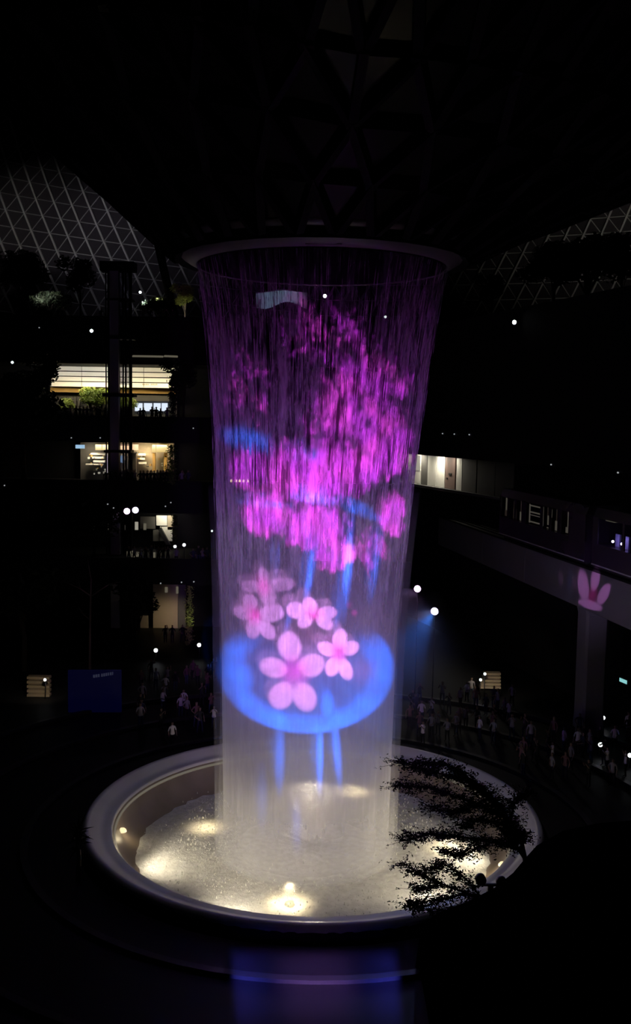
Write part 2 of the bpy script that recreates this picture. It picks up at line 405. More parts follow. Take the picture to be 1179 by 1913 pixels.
M['g_dim'] = glow('lamp_dim', (0.9, 0.95, 1.0), 0.35)
M['g_pale'] = glow('lamp_pale', (0.85, 1.0, 1.0), 1.4)
M['g_warm'] = glow('lamp_warm', (1.0, 0.80, 0.45), 1.2)
M['g_violet'] = glow('lamp_violet', (0.72, 0.62, 1.0), 7.0)
M['g_pink'] = glow('lamp_pink', (0.95, 0.62, 1.0), 5.0)
M['g_fill'] = glow('basin_fill_glow', (1.0, 0.88, 0.68), 0.12)
M['g_sign_cyan'] = glow('sign_cyan', (0.35, 0.85, 0.85), 0.7)
M['g_sign_yellow'] = glow('sign_yellow', (1.0, 0.72, 0.24), 0.62)
M['g_sign_orange'] = glow('sign_orange', (1.0, 0.62, 0.36), 0.95)
M['g_blue'] = glow('screen_blue', (0.12, 0.28, 1.0), 0.75)
M['g_ice'] = glow('screen_ice', (0.45, 0.72, 1.0), 0.7)
M['g_lilac'] = glow('tube_lilac', (0.82, 0.72, 1.0), 0.8)
M['g_window'] = glow('lit_window', (0.72, 0.68, 0.55), 0.42)
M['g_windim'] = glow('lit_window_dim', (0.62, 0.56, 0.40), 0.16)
M['g_car'] = glow('car_window_glow', (0.60, 0.54, 0.40), 0.16)
M['g_car_dim'] = glow('car_window_dim', (0.5, 0.36, 0.28), 0.05)
M['g_shop'] = glow('shop_window', (0.75, 0.85, 1.0), 1.0)
M['g_board'] = glow('blue_board', (0.01, 0.015, 0.30), 0.028)
M['g_board_text'] = glow('board_text', (0.30, 0.33, 0.62), 0.06)

def glass_mat():
    m = bpy.data.materials.new('roof_glass'); m.use_nodes = True; nt = NT(m.node_tree); t = m.node_tree
    t.nodes.remove(t.nodes['Principled BSDF']); out = t.nodes['Material Output']
    g = nt.n('ShaderNodeBsdfGlossy'); g.inputs['Roughness'].default_value = 0.22; g.inputs['Color'].default_value = (0.5, 0.5, 0.5, 1)
    d = nt.n('ShaderNodeBsdfDiffuse'); d.inputs['Color'].default_value = (0.018, 0.016, 0.02, 1)
    mx = nt.n('ShaderNodeMixShader'); mx.inputs[0].default_value = 0.016
    nt.L.new(d.outputs[0], mx.inputs[1]); nt.L.new(g.outputs[0], mx.inputs[2]); nt.L.new(mx.outputs[0], out.inputs[0])
    return m
M['roof_glass'] = glass_mat()
def clear_glass(name, tint, gl):
    m = bpy.data.materials.new(name); m.use_nodes = True; nt = NT(m.node_tree); t = m.node_tree
    t.nodes.remove(t.nodes['Principled BSDF']); out = t.nodes['Material Output']
    g = nt.n('ShaderNodeBsdfGlossy'); g.inputs['Roughness'].default_value = 0.05
    d = nt.n('ShaderNodeBsdfTransparent'); d.inputs['Color'].default_value = (*tint, 1)
    mx = nt.n('ShaderNodeMixShader'); mx.inputs[0].default_value = gl
    nt.L.new(d.outputs[0], mx.inputs[1]); nt.L.new(g.outputs[0], mx.inputs[2]); nt.L.new(mx.outputs[0], out.inputs[0])
    return m
M['window'] = clear_glass('window_glass', (0.75, 0.75, 0.78), 0.06)
M['lift_glass'] = clear_glass('lift_glass', (0.6, 0.6, 0.66), 0.05)

def water_mat(name, kind):
    m = bpy.data.materials.new(name); m.use_nodes = True; nt = NT(m.node_tree); t = m.node_tree
    t.nodes.remove(t.nodes['Principled BSDF']); out = t.nodes['Material Output']
    tc = nt.n('ShaderNodeTexCoord'); P = tc.outputs['Object']
    sp = nt.n('ShaderNodeSeparateXYZ'); nt.L.new(P, sp.inputs[0]); z = sp.outputs[2]
    df = nt.n('ShaderNodeBsdfDiffuse'); df.inputs['Color'].default_value = (0.9, 0.9, 0.92, 1)
    tr = nt.n('ShaderNodeBsdfTranslucent'); tr.inputs['Color'].default_value = (0.9, 0.9, 0.92, 1)
    body = nt.n('ShaderNodeMixShader'); body.inputs[0].default_value = 0.45
    nt.L.new(df.outputs[0], body.inputs[1]); nt.L.new(tr.outputs[0], body.inputs[2])
    if kind == 'sheet':
        n1 = nt.noise(nt.mapping(P, scale=(1, 1, 0.05)), 2.6, 3.0, 0.65)
        n2 = nt.noise(nt.mapping(P, scale=(1, 1, 0.16)), 7.0, 2.0, 0.6)
        n3 = nt.noise(nt.mapping(P, scale=(1, 1, 0.3)), 1.1, 2.0, 0.5)
        s = nt.m('ADD', nt.m('MULTIPLY', n1, 0.6), nt.m('ADD', nt.m('MULTIPLY', n2, 0.35), nt.m('MULTIPLY', n3, 0.35)))
        st = nt.ramp(s, 0.58, 0.86)
        hi = nt.m('MULTIPLY', st, 0.80)                                       # torn streaks near the lip
        lo = nt.m('ADD', 0.36, nt.m('MULTIPLY', st, 0.14))                    # even mist lower down
        k = nt.ramp(z, 17.5, 10.0)
        a = nt.m('ADD', nt.m('MULTIPLY', hi, nt.m('SUBTRACT', 1.0, k)), nt.m('MULTIPLY', lo, k))
        a = nt.m('MULTIPLY', nt.m('MULTIPLY', a, nt.ramp(z, 30.6, 23.0, 0.35, 1.0)), nt.ramp(z, 0.3, 5.5, 0.25, 1.0))
    elif kind == 'mist':
        n1 = nt.noise(nt.mapping(P, scale=(1, 1, 0.2)), 0.8, 2.0)
        a = nt.m('MULTIPLY', nt.ramp(n1, 0.25, 0.75, 0.6, 1.1), nt.m('ADD', nt.ramp(z, 22.0, 12.0, 0.02, 0.10), nt.ramp(z, 4.0, -1.5, 0.0, 0.10)))
    elif kind == 'cloud':
        a = nt.m('MULTIPLY', nt.ramp(nt.noise(P, 0.45, 3.0), 0.3, 0.7, 0.05, 0.20), nt.ramp(z, 2.4, 0.9))
    else:
        n1 = nt.noise(nt.mapping(P, scale=(1, 1, 0.12)), 5.0, 2.0)
        a = nt.m('MULTIPLY', nt.ramp(n1, 0.42, 0.75, 0.0, 0.6), nt.ramp(z, 20.0, 12.0, 1.0, 0.05))
    tp = nt.n('ShaderNodeBsdfTransparent')
    mx = nt.n('ShaderNodeMixShader'); nt.L.new(a, mx.inputs[0]); nt.L.new(tp.outputs[0], mx.inputs[1]); nt.L.new(body.outputs[0], mx.inputs[2])
    nt.L.new(mx.outputs[0], out.inputs[0]); return m
M['sheet'] = water_mat('water_sheet', 'sheet'); M['mist'] = water_mat('water_mist', 'mist'); M['strand'] = water_mat('water_strand', 'strand'); M['cloud'] = water_mat('water_cloud', 'cloud')

def pool_mat():
    m = mat('pool_water', (0.50, 0.50, 0.47), 0.45)
    nt = NT(m.node_tree); b = m.node_tree.nodes['Principled BSDF']; tc = nt.n('ShaderNodeTexCoord')
    h = nt.m('ADD', nt.noise(nt.mapping(tc.outputs['Object'], scale=(1, 1, 1)), 2.6, 3.0, 0.65), nt.m('MULTIPLY', nt.noise(tc.outputs['Object'], 9.0, 2.0), 0.4))
    bp = nt.n('ShaderNodeBump'); bp.inputs['Strength'].default_value = 0.7; bp.inputs['Distance'].default_value = 0.12
    nt.L.new(h, bp.inputs['Height']); nt.L.new(bp.outputs[0], b.inputs['Normal'])
    mx = nt.n('ShaderNodeMix', data_type='RGBA'); nt.L.new(nt.noise(tc.outputs['Object'], 3.0, 3.0), mx.inputs[0])
    mx.inputs[6].default_value = (0.42, 0.42, 0.39, 1); mx.inputs[7].default_value = (0.85, 0.85, 0.80, 1)
    nt.L.new(mx.outputs[2], b.inputs['Base Color'])
    return m
M['pool'] = pool_mat()

# ================================================================== THE SETTING
GZ = -0.3
# ground around the basin
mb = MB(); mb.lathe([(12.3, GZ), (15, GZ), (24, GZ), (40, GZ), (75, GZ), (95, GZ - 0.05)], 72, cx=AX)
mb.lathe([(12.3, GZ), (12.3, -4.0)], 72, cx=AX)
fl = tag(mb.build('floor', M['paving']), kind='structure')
for r, h in ((14.6, 0.16), (19.5, 0.2), (24.5, 0.25)):
    m = MB(); m.lathe([(r, GZ), (r, GZ + h), (r + 0.35, GZ + h), (r + 0.35, GZ)], 72, cx=AX)
    m.build('kerb_ring', mat('kerb_stone', (0.014, 0.014, 0.016), 0.5), fl)

# ---------------------------------------------------------------- glass roof: lattice of struts and triangular panes
PH0 = math.radians(4.2)
RINGS = [(7.4, 29.4, 28, 0), (10.4, 30.85, 28, 0.5), (13.7, 32.15, 28, 0), (16.8, 33.45, 56, 0), (21, 35.4, 56, 0.5), (25.5, 37.9, 56, 0), (30.5, 40.7, 112, 0), (34, 42.6, 112, 0.5), (38, 44.6, 112, 0),
         (42, 46.4, 112, 0.5), (46, 47.9, 112, 0), (50, 49.1, 112, 0.5), (54, 49.9, 112, 0), (57.5, 50.2, 224, 0), (60, 50.1, 224, 0.5), (62.3, 49.7, 224, 0), (64.5, 49.1, 224, 0.5), (66.6, 48.3, 224, 0), (68.6, 47.3, 224, 0.5),
         (70.5, 46.1, 224, 0), (72.3, 44.8, 224, 0.5), (74, 43.4, 224, 0), (75.6, 41.9, 224, 0.5), (77.1, 40.3, 224, 0), (78.5, 38.6, 224, 0.5), (79.8, 36.8, 224, 0), (81, 34.9, 224, 0.5), (82.1, 33.0, 224, 0), (83.1, 31.0, 224, 0.5), (84, 28.9, 224, 0)]
def rnode(i, k):
    r, z, N, off = RINGS[i]
    ph = PH0 + (k + off) * 2 * PI / N
    ex = 0.42 * min(r - 7.4, 13.0) * max(0.0, -math.sin(ph)) ** 0.8
    return Vector((AX + r * math.sin(ph), -r * math.cos(ph), z + ex))
CI = CAM_ROT.transposed()
def proj(P):
    v = CI @ (P - EYE)
    if v.z > -1.0: return None
    return (W_PX / 2 + v.x / -v.z * F_PX, H_PX / 2 - v.y / -v.z * F_PX, -v.z)
def in_view(ps):
    q = [proj(p) for p in ps]
    return any(a is not None and -160 < a[0] < 1340 and -160 < a[1] < 620 for a in q)
edges, tris = {}, []
def addtri(a, b, c):
    ps = [rnode(*x) for x in (a, b, c)]
    if not in_view(ps): return
    tris.append((a, b, c))
    for e in ((a, b), (b, c), (c, a)): edges[tuple(sorted(e))] = 1
for i in range(len(RINGS) - 1):
    N, O = RINGS[i][2], RINGS[i][3]; N2, O2 = RINGS[i + 1][2], RINGS[i + 1][3]
    for k in range(N):
        k1 = (k + 1) % N
        if N2 == N:
            if O2 > O:   # outer ring half a step ahead
                addtri((i, k), (i, k1), (i + 1, k)); addtri((i, k1), (i + 1, k), (i + 1, k1))
            else:
                addtri((i, k), (i + 1, k), (i + 1, k1)); addtri((i, k), (i, k1), (i + 1, k1))
        else:
            o = 0 if O == 0 else 1
            a, b, c = (2 * k + o) % N2, (2 * k + 1 + o) % N2, (2 * k + 2 + o) % N2
            addtri((i, k), (i + 1, a), (i + 1, b)); addtri((i, k), (i, k1), (i + 1, b)); addtri((i, k1), (i + 1, b), (i + 1, c))
roof = empty('ceiling'); tag(roof, 'great dark lattice roof of glass triangles dipping to the oculus', kind='structure')
um = MB(); um.box((-0.5, -0.5, 0), (0.5, 0.5, 1)); beam_me = um.mesh('strut'); beam_me.materials.append(M['roof_steel']); beam_lit = beam_me.copy(); beam_lit.materials[0] = M['roof_lit']
def strut_dims(a, b):
    i = min(a[0], b[0])
    if i < 3: return 0.34, 0.5
    if i < 6: return 0.34, 0.4
    if i < 12: return 0.24, 0.34
    if a[0] != b[0]:
        hi, lo = (a, b) if a[0] > b[0] else (b, a)
        # one family of diagonals is the deep one
        d = (rnode(*hi) - rnode(*lo))
        q0, q1 = proj(rnode(*lo)), proj(rnode(*hi))
        if q0 and q1 and (q1[0] - q0[0]) * (1 if q0[0] < 590 else -1) > 0: return 0.20, 0.30
    return 0.075, 0.10
def out_normal(P):
    v = Vector((P.x - AX, P.y, 0)); return v.normalized()
def strut_matrix(a, b):
    A, B = rnode(*a), rnode(*b); d = B - A; Lh = d.length; d.normalize()
    n = Vector((0, 0, -1)) - out_normal((A + B) / 2) * 0.45
    side = d.cross(n).normalized(); dep = side.cross(d).normalized()
    w, h = strut_dims(a, b)
    Mx = Matrix((side * w, dep * h, d * Lh)).transposed().to_4x4()
    Mx.translation = A + dep * h * 0.5
    return Mx
def seen_size(ps, w=1.0):
    q = [proj(p) for p in ps]
    if any(x is None for x in q): return 0
    cx = sum(x[0] for x in q) / len(q); cy = sum(x[1] for x in q) / len(q)
    if not (-30 < cx < 1210 and -30 < cy < 560): return 0
    return max(math.hypot(q[0][0] - x[0], q[0][1] - x[1]) for x in q[1:]) * w / q[0][2]
es = sorted(edges, key=lambda e: -seen_size([rnode(*e[0]), rnode(*e[1])], 1.0))
rest, rest2 = MB(), MB()
for n_, e in enumerate(es):
    Mx = strut_matrix(*e)
    if n_ < 300:
        o = bpy.data.objects.new('strut', beam_me if min(e[0][0], e[1][0]) < 11 else beam_lit); o.matrix_world = Mx; link(o, roof)
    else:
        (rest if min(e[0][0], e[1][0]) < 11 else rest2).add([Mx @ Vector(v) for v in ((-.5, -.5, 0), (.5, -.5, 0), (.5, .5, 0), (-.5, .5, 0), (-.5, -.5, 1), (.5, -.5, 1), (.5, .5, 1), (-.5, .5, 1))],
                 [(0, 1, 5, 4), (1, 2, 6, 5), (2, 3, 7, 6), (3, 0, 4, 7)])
tag(rest.build('lattice_struts', M['roof_steel'], roof), kind='stuff'); tag(rest2.build('lattice_struts', M['roof_lit'], roof), kind='stuff')
ts = sorted(tris, key=lambda t: -seen_size([rnode(*x) for x in t]))
rest = MB()
for n_, t in enumerate(ts):
    ps = [rnode(*x) for x in t]; c = sum(ps, Vector()) / 3
    ps = [c + (p - c) * 0.985 for p in ps]
    nn = (ps[1] - ps[0]).cross(ps[2] - ps[0]).normalized() * 0.03
    vs = [p + nn for p in ps] + [p - nn for p in ps]; fs = [(0, 1, 2), (5, 4, 3), (0, 3, 4, 1), (1, 4, 5, 2), (2, 5, 3, 0)]
    if n_ < 300:
        p = MB(); p.add([v - c for v in vs], fs); o = p.build('glass_pane', M['roof_glass'], roof); o.location = c
    else: rest.add(vs, fs)
tag(rest.build('far_panes', M['roof_glass'], roof), kind='stuff')

# ---------------------------------------------------------------- terraces at the back left
XL, XR = -62.0, 9.0
LEVELS = [('C', 40.0, 5.5, 7.2), ('B', 44.0, 11.8, 14.2), ('A', 50.0, 18.5, 20.4), ('E', 55.0, 26.7, 31.0)]
for nm, Yf, zb, zt in LEVELS:
    m = MB(); m.box((XL, Yf, zb), (XR, Yf + 30, zt))
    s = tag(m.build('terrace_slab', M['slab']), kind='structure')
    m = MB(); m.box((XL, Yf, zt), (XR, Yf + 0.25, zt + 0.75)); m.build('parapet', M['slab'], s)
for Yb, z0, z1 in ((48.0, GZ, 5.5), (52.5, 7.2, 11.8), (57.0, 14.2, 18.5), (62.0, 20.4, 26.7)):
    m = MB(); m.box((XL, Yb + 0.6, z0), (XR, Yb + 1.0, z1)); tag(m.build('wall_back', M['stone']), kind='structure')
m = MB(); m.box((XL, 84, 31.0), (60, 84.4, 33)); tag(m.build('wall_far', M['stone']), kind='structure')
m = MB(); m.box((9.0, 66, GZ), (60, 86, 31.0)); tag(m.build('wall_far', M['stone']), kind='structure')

# ---------------------------------------------------------------- right-hand building behind the monorail
RA, RB = Vector((7.3, 65, 0)), Vector((24, 15.5, 0)); RU = (RB - RA).normalized(); RN = Vector((RU.y, -RU.x, 0))  # RN: away from the vortex?
if RN.x < 0: RN = -RN
def on_wall(px, py, off=0.0):
    d = CAM_ROT @ Vector(((px - W_PX / 2) / F_PX, -(py - H_PX / 2) / F_PX, -1.0))
    t = ((RA + RN * off) - EYE).dot(RN) / d.dot(RN)
    return EYE + d * t
def wall_box(p0, p1, z0, z1, off=0.0, th=0.2):
    m = MB(); v = p1 - p0; v.z = 0
    m.obox(Vector((p0.x, p0.y, z0)) + RN * 0, v, RN * th, Vector((0, 0, z1 - z0))); return m
Lw = RU * 72
m = MB(); m.obox(RA + Vector((0, 0, GZ)), Lw, RN * 8, (0, 0, 14.1 - GZ)); wr = tag(m.build('wall_right', M['stone']), kind='structure')
m = MB(); m.obox(RA + Vector((0, 0, 17.55)), Lw, RN * 8, (0, 0, 31.0 - 17.55)); tag(m.build('wall_right', M['stone']), kind='structure')
m = MB(); m.obox(RA + RN * 2.4 + Vector((0, 0, 14.1)), Lw, RN * 0.2, (0, 0, 3.45)); cor = tag(m.build('wall_right', M['stone']), kind='structure')
OFF = 2.1
for x0, x1, mt, z1 in ((700, 737, 'white_wall', 17.5), (762, 786, 'white_wall', 17.5), (787, 798, 'grey_panel', 17.5), (799, 814.5, 'white_wall', 17.5), (815.5, 831, 'white_wall', 17.5),
                       (832, 850, 'brown_door', 17.5), (853, 863, 'white_wall', 17.5), (864, 890, 'grey_panel', 17.5), (892, 925, 'grey_panel', 17.5), (926, 960, 'grey_panel', 17.5)):
    a, b = on_wall(x0, 880, OFF), on_wall(x1, 880, OFF)
    wp = wall_box(a, b, 14.1, z1, th=0.15).build('wall_panel' if mt != 'brown_door' else 'door', M[mt], cor)
    if mt == 'brown_door': cdoor = wp
for x0, x1, z0, z1 in ((763, 771, 15.6, 17.3), (774, 784, 15.6, 17.3)):
    a, b = on_wall(x0, 870, OFF - 0.08), on_wall(x1, 870, OFF - 0.08)
    wall_box(a, b, z0, z1, th=0.05).build('lit_poster', M['g_window'], cor)
a, b = on_wall(838, 880, OFF - 0.1), on_wall(843, 880, OFF - 0.1)
wall_box(a, b, 15.55, 15.75, th=0.08).build('door_plate', M['steel'], cdoor)
a, b = on_wall(833.5, 889, OFF - 0.1), on_wall(835.5, 889, OFF - 0.1)
wall_box(a, b, 15.05, 15.25, th=0.08).build('door_handle', M['steel'], cdoor)
# pale kerb along the corridor, with a rail
m = MB(); m.obox(RA + RN * 0.1 + Vector((0, 0, 14.1)), RU * 40, RN * 0.25, (0, 0, 0.22)); m.build('corridor_kerb', M['concrete'], cor)
for px, pw in ((722, 900), (775, 900), (812, 1100), (836, 260)):
    p = on_wall(px, 850, 1.2); lamp('corridor_light', 'AREA', (p.x, p.y, 17.4), pw * 0.16, (1.0, 0.93, 0.76), (p.x + RN.x * 0.4, p.y + RN.y * 0.4, 14), 1.2)

# ---------------------------------------------------------------- monorail beam and its column
BZ0, BZ1 = 8.55, 11.35
bt = empty('monorail_beam', (0, 0, 0)); tag(bt, kind='structure')
BR = -BEAM_NRM
m = MB()
o0 = BEAM_P - BEAM_U * 30
for i in range(0, 8):
    p = o0 + BEAM_U * (i * 10 + 0.02)
    q = MB(); q.obox(p + Vector((0, 0, BZ0)), BEAM_U * 9.96, BR * 2.4, (0, 0, BZ1 - BZ0)); q.build('beam_segment', M['concrete'], bt)
q = MB(); q.obox(o0 - BR * 0.12 + Vector((0, 0, BZ1)), BEAM_U * 80, BR * 2.64, (0, 0, 0.16)); q.build('beam_cap', M['slab'], bt)
for k in range(4):
    q = MB(); q.obox(o0 + BR * (0.25 + k * 0.6) + Vector((0, 0, BZ1 + 0.16)), BEAM_U * 80, BR * 0.12, (0, 0, 0.14)); q.build('rail', M['steel'], bt)
col_c = BEAM_P + BR * 1.1
m = MB()
pr = [(0.86, GZ), (0.84, 0.4), (0.80, 1.0), (0.80, BZ0 - 0.5), (0.9, BZ0)]
for r, z in pr: pass
sec = []
for r, z in pr:
    sec.append([(col_c.x + BEAM_U.x * a * r + BR.x * b * r, col_c.y + BEAM_U.y * a * r + BR.y * b * r, z) for a, b in ((-1, -.8), (-.8, -1), (.8, -1), (1, -.8), (1, .8), (.8, 1), (-.8, 1), (-1, .8))])
vs = [v for s_ in sec for v in s_]; fs = [(i * 8 + k, i * 8 + (k + 1) % 8, (i + 1) * 8 + (k + 1) % 8, (i + 1) * 8 + k) for i in range(len(sec) - 1) for k in range(8)]
m.add(vs, fs); tag(m.build('beam_column', M['concrete']), kind='structure')

# ================================================================== THE VORTEX
# oculus ring
ring = empty('oculus_ring', (AX, 0, 28.65)); tag(ring, 'wide pale ring at the foot of the glass roof from which the water falls', 'oculus ring')
m = MB(); m.lathe([(7.55, 1.15), (7.82, 1.02), (7.8, 0.9), (7.6, 0.76), (7.2, 0.5), (6.75, 0.22), (6.36, 0.01), (6.28, 0.03)], 96); m.build('lip', M['ring'], ring, True)
m = MB(); m.lathe([(6.28, 0.03), (6.3, 0.5), (6.7, 1.6), (7.0, 3.2), (7.2, 3.2), (7.7, 1.1)], 96); m.build('throat', M['ring_in'], ring, True)
m = MB(); m.lathe([(6.27, 0.10), (6.20, 0.06), (6.27, 0.02)], 96); m.build('drip_edge', mat('drip_edge', (0.4, 0.38, 0.4), 0.25, 0.5), ring, True)
m = MB(); m.obox((-0.75, -6.5, 0.08), (1.6, 0, 0), (0, 0.25, 0), (0, 0, 0.1)); m.build('weir_notch', M['white_steel'], ring)

# falling water
vort = empty('waterfall', (AX, 0, -2.0)); tag(vort, 'tall column of falling water lit with magenta blossom and blue light', 'waterfall')
def curtain(zs, dr, n=96):
    m = MB(); vs = []; fs = []
    for z in zs:
        r, cx = water_rc(z); r += dr(z) if callable(dr) else dr
        vs += [(cx + r * math.cos(2 * PI * k / n), r * math.sin(2 * PI * k / n), z + 2.0) for k in range(n)]
    for i in range(len(zs) - 1):
        for k in range(n): fs.append((i * n + k, i * n + (k + 1) % n, (i + 1) * n + (k + 1) % n, (i + 1) * n + k))
    m.add(vs, fs); return m
def zshift(mt):
    return mt
zs = [28.62 - i * 0.85 for i in range(37)]
sh = curtain(zs, 0.0).build('water_sheet', M['sheet'], vort, True)
ms = curtain([z for z in zs if z < 24], lambda z: 0.10 + 0.25 * max(0, min(1, (6 - z) / 8))).build('mist_veil', M['mist'], vort, True)
ms3 = curtain([z for z in zs if z < 18], lambda z: 0.45).build('mist_veil', M['mist'], vort, True)
ms2 = curtain([z for z in zs if z < 24], lambda z: -0.7).build('mist_veil', M['mist'], vort, True)
mc = MB(); mc.lathe([(8.9, 0.12), (8.2, 0.55), (7.2, 1.0), (6.2, 1.5), (5.4, 2.2), (4.9, 3.2)], 72, cx=-0.2); mc.build('mist_cloud', M['cloud'], vort, True)
st = MB(); rr = random.Random(3)
for k in range(900):
    a = rr.uniform(0, 2 * PI); off = rr.gauss(0, 0.07); z0 = 28.62 if rr.random() < 0.6 else rr.uniform(14, 28)
    z1 = max(z0 - rr.uniform(6, 20), 4); w = rr.uniform(0.010, 0.034); pts = []; steps = 8
    for i in range(steps + 1):
        z = z0 + (z1 - z0) * i / steps; r, cx = water_rc(z); r += off
        aa = a + 0.004 * math.sin(z * 0.9 + k)
        pts.append((cx + r * math.cos(aa), r * math.sin(aa), z + 2.0))
    st.tube(pts, [w * (0.4 + 0.6 * math.sin(PI * (i + 0.6) / (steps + 1.2))) for i in range(steps + 1)], 3, cap=False)
tag(st.build('water_strands', M['strand'], vort), kind='stuff')

# basin
bas = empty('basin', (AX, 0, -1.6)); tag(bas, 'huge round basin with a pale acrylic rim catching the falling water', 'basin')
m = MB(); m.lathe([(11.95, 1.2), (12.0, 1.75), (11.9, 1.98), (11.78, 2.04), (11.6, 1.98), (11.2, 1.74), (10.8, 1.62), (10.55, 1.66), (10.48, 1.62), (10.46, 1.5)], 128); m.build('rim', M['basin'], bas, True)
m = MB(); m.lathe([(10.46, 1.5), (10.3, 1.0), (9.95, 0.45), (9.5, 0.08), (9.2, 0.0)], 128); m.build('inner_wall', M['basin_wall'], bas, True)
m = MB(); m.lathe([(12.0, 1.75), (12.02, 0.2), (11.9, -2.3)], 96); m.build('skirt', M['basin_out'], bas, True)
# splashing pool surface
m = MB(); n = 96; rg = [0.001, 1.5, 3, 4.4, 5.2, 6, 6.8, 7.6, 8.4, 9.0, 9.4]; vs = []
for r in rg: vs += [(r * math.cos(2 * PI * k / n), r * math.sin(2 * PI * k / n), 0.02 + rr.gauss(0, 0.02) + (0.12 * rr.random() if 4 < r < 8 else 0)) for k in range(n)]
m.add(vs, [(i * n + k, i * n + (k + 1) % n, (i + 1) * n + (k + 1) % n, (i + 1) * n + k) for i in range(len(rg) - 1) for k in range(n)]); m.build('pool_surface', M['pool'], bas, True)
m = MB(); m.lathe([(10.40, 1.42), (10.30, 1.36), (10.36, 1.28)], 96); m.build('fill_ring', M['g_fill'], bas, True)  # glowing ring added under the lip as fill light
lm = MB(); lm.lathe([(0.02, 0.16), (0.16, 0.15), (0.22, 0.08), (0.24, 0.0)], 14); lamp_me = lm.mesh('pool_lamp', True); lamp_me.materials.append(M['g_warm'])
for px, py, pw in ((385, 1560, 110), (540, 1706, 300), (660, 1490, 300), (835, 1600, 170)):
    P = at_z(px, py, -1.95)
    o = bpy.data.objects.new('pool_lamp', lamp_me); link(o, bas); o.location = (P.x - AX, P.y, 0.05)
    lamp('pool_light', 'SPOT', (P.x, P.y, -0.45), pw, (1.0, 0.80, 0.46), (P.x, P.y + 0.01, -2), 0.15, 120, 0.9)
for px, py, pw in ((232, 1555, 14), (975, 1625, 40), (905, 1680, 14)):
    P = at_z(px, py, -0.9); a = math.atan2(P.y, P.x - AX)
    o = bpy.data.objects.new('pool_lamp', lamp_me); link(o, bas); o.location = (10.12 * math.cos(a), 10.12 * math.sin(a), 0.75)
    lamp('pool_light', 'POINT', (AX + 9.6 * math.cos(a), 9.6 * math.sin(a), -0.8), pw, (1.0, 0.82, 0.5), size=0.12)
for ga in (200, 245, 315, 350, 90):                                # unseen fill spots added at the rim to brighten the pool
    cx_, cy_ = math.cos(math.radians(ga)), math.sin(math.radians(ga))
    lamp('basin_fill', 'SPOT', (AX + 10.1 * cx_, 10.1 * cy_, -0.10), 1100, (1.0, 0.86, 0.62), (AX + 2.0 * cx_, 2.0 * cy_, -1.7), 0.4, 110, 1.0)
lamp('overhead_fill', 'SPOT', (AX, 0, 28.4), 1900, (0.95, 0.95, 1.0), (AX, 0, 0), 0.6, 47, 0.15)  # added overhead fill that brightens rim and pool, no lamp of the ring
# splash droplets thrown up where the water lands
sp_ = MB(); rr = random.Random(9)
for k in range(2600):
    a = rr.uniform(0, 2 * PI); r = rr.gauss(6.4, 1.3)
    if r > 9 or r < 3: continue
    h = abs(rr.gauss(0, 0.28)); x, y = r * math.cos(a), r * math.sin(a); s = rr.uniform(0.01, 0.03)
    sp_.add([(x - s, y, h), (x + s, y, h), (x, y + s, h), (x, y, h + s * rr.uniform(2, 6))], [(0, 1, 3), (1, 2, 3), (2, 0, 3), (0, 2, 1)])
tag(sp_.build('splash_drops', M['pool'], bas), kind='stuff')

# ================================================================== PLANTS
def leaf(mb, c, s, rr, mi=0, flat=0.6):
    d = Vector((rr.gauss(0, 1), rr.gauss(0, 1), rr.gauss(0, flat))).normalized(); e = d.cross(Vector((rr.gauss(0, 1), rr.gauss(0, 1), rr.gauss(0, 1)))).normalized()
    c = Vector(c); mb.add([c - d * s, c + e * s * 0.42, c + d * s, c - e * s * 0.42], [(0, 1, 2, 3)], mi)
def tree_parts(seed, h, cr, leaves, ls, trunk_r, clumps=9, flat=0.62):
    rr = random.Random(seed); tk = MB(); cw = MB()
    top = Vector((rr.uniform(-.3, .3), rr.uniform(-.3, .3), h * 0.62))
    tk.tube([(0, 0, -0.2), (0.05, 0, h * 0.3), top], [trunk_r * 1.3, trunk_r, trunk_r * 0.7], 8)
    cs = []
    for i in range(clumps):
        a = 2 * PI * i / clumps + rr.uniform(-.4, .4); rad = cr * rr.uniform(0.25, 0.8)
        c = Vector((math.cos(a) * rad, math.sin(a) * rad, h * rr.uniform(0.62, 0.98))); cs.append(c)
        st = Vector((0.03, 0, h * rr.uniform(0.32, 0.6))); tk.tube([st, st.lerp(c, 0.5) + Vector((0, 0, 0.15 * cr)), c], [trunk_r * 0.5, trunk_r * 0.3, trunk_r * 0.1], 5)
    cs.append(Vector((0, 0, h * 0.95)))
    for i in range(leaves):
        c = rr.choice(cs); v = Vector((rr.gauss(0, 1), rr.gauss(0, 1), rr.gauss(0, 1))).normalized() * (rr.random() ** 0.5) * cr * 0.5
        v.z *= flat; leaf(cw, c + v, ls * rr.uniform(0.6, 1.2), rr)
    return tk.mesh('trunk', True), cw.mesh('crown')
TREES = [tree_parts(1, 6.0, 2.6, 2600, 0.24, 0.14), tree_parts(2, 7.0, 2.1, 2200, 0.22, 0.12, 8, 0.8), tree_parts(3, 5.0, 3.2, 2600, 0.25, 0.16, 11, 0.5)]
for tk, cw in TREES:
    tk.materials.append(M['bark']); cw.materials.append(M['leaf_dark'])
def tree(kind, loc, sc, label, group=None, name='tree', rz=None, leafmat=None, barkmat=None):
    t = empty(name, loc, random.uniform(0, 6.28) if rz is None else rz); t.scale = (sc, sc, sc)
    for me, nm, mm in ((TREES[kind][0], 'trunk', barkmat), (TREES[kind][1], 'crown', leafmat)):
        o = link(bpy.data.objects.new(nm, me), t)
        if mm: o.material_slots[0].link = 'OBJECT'; o.material_slots[0].material = M[mm]
    return tag(t, label, 'tree', group)
EZ = 31.0
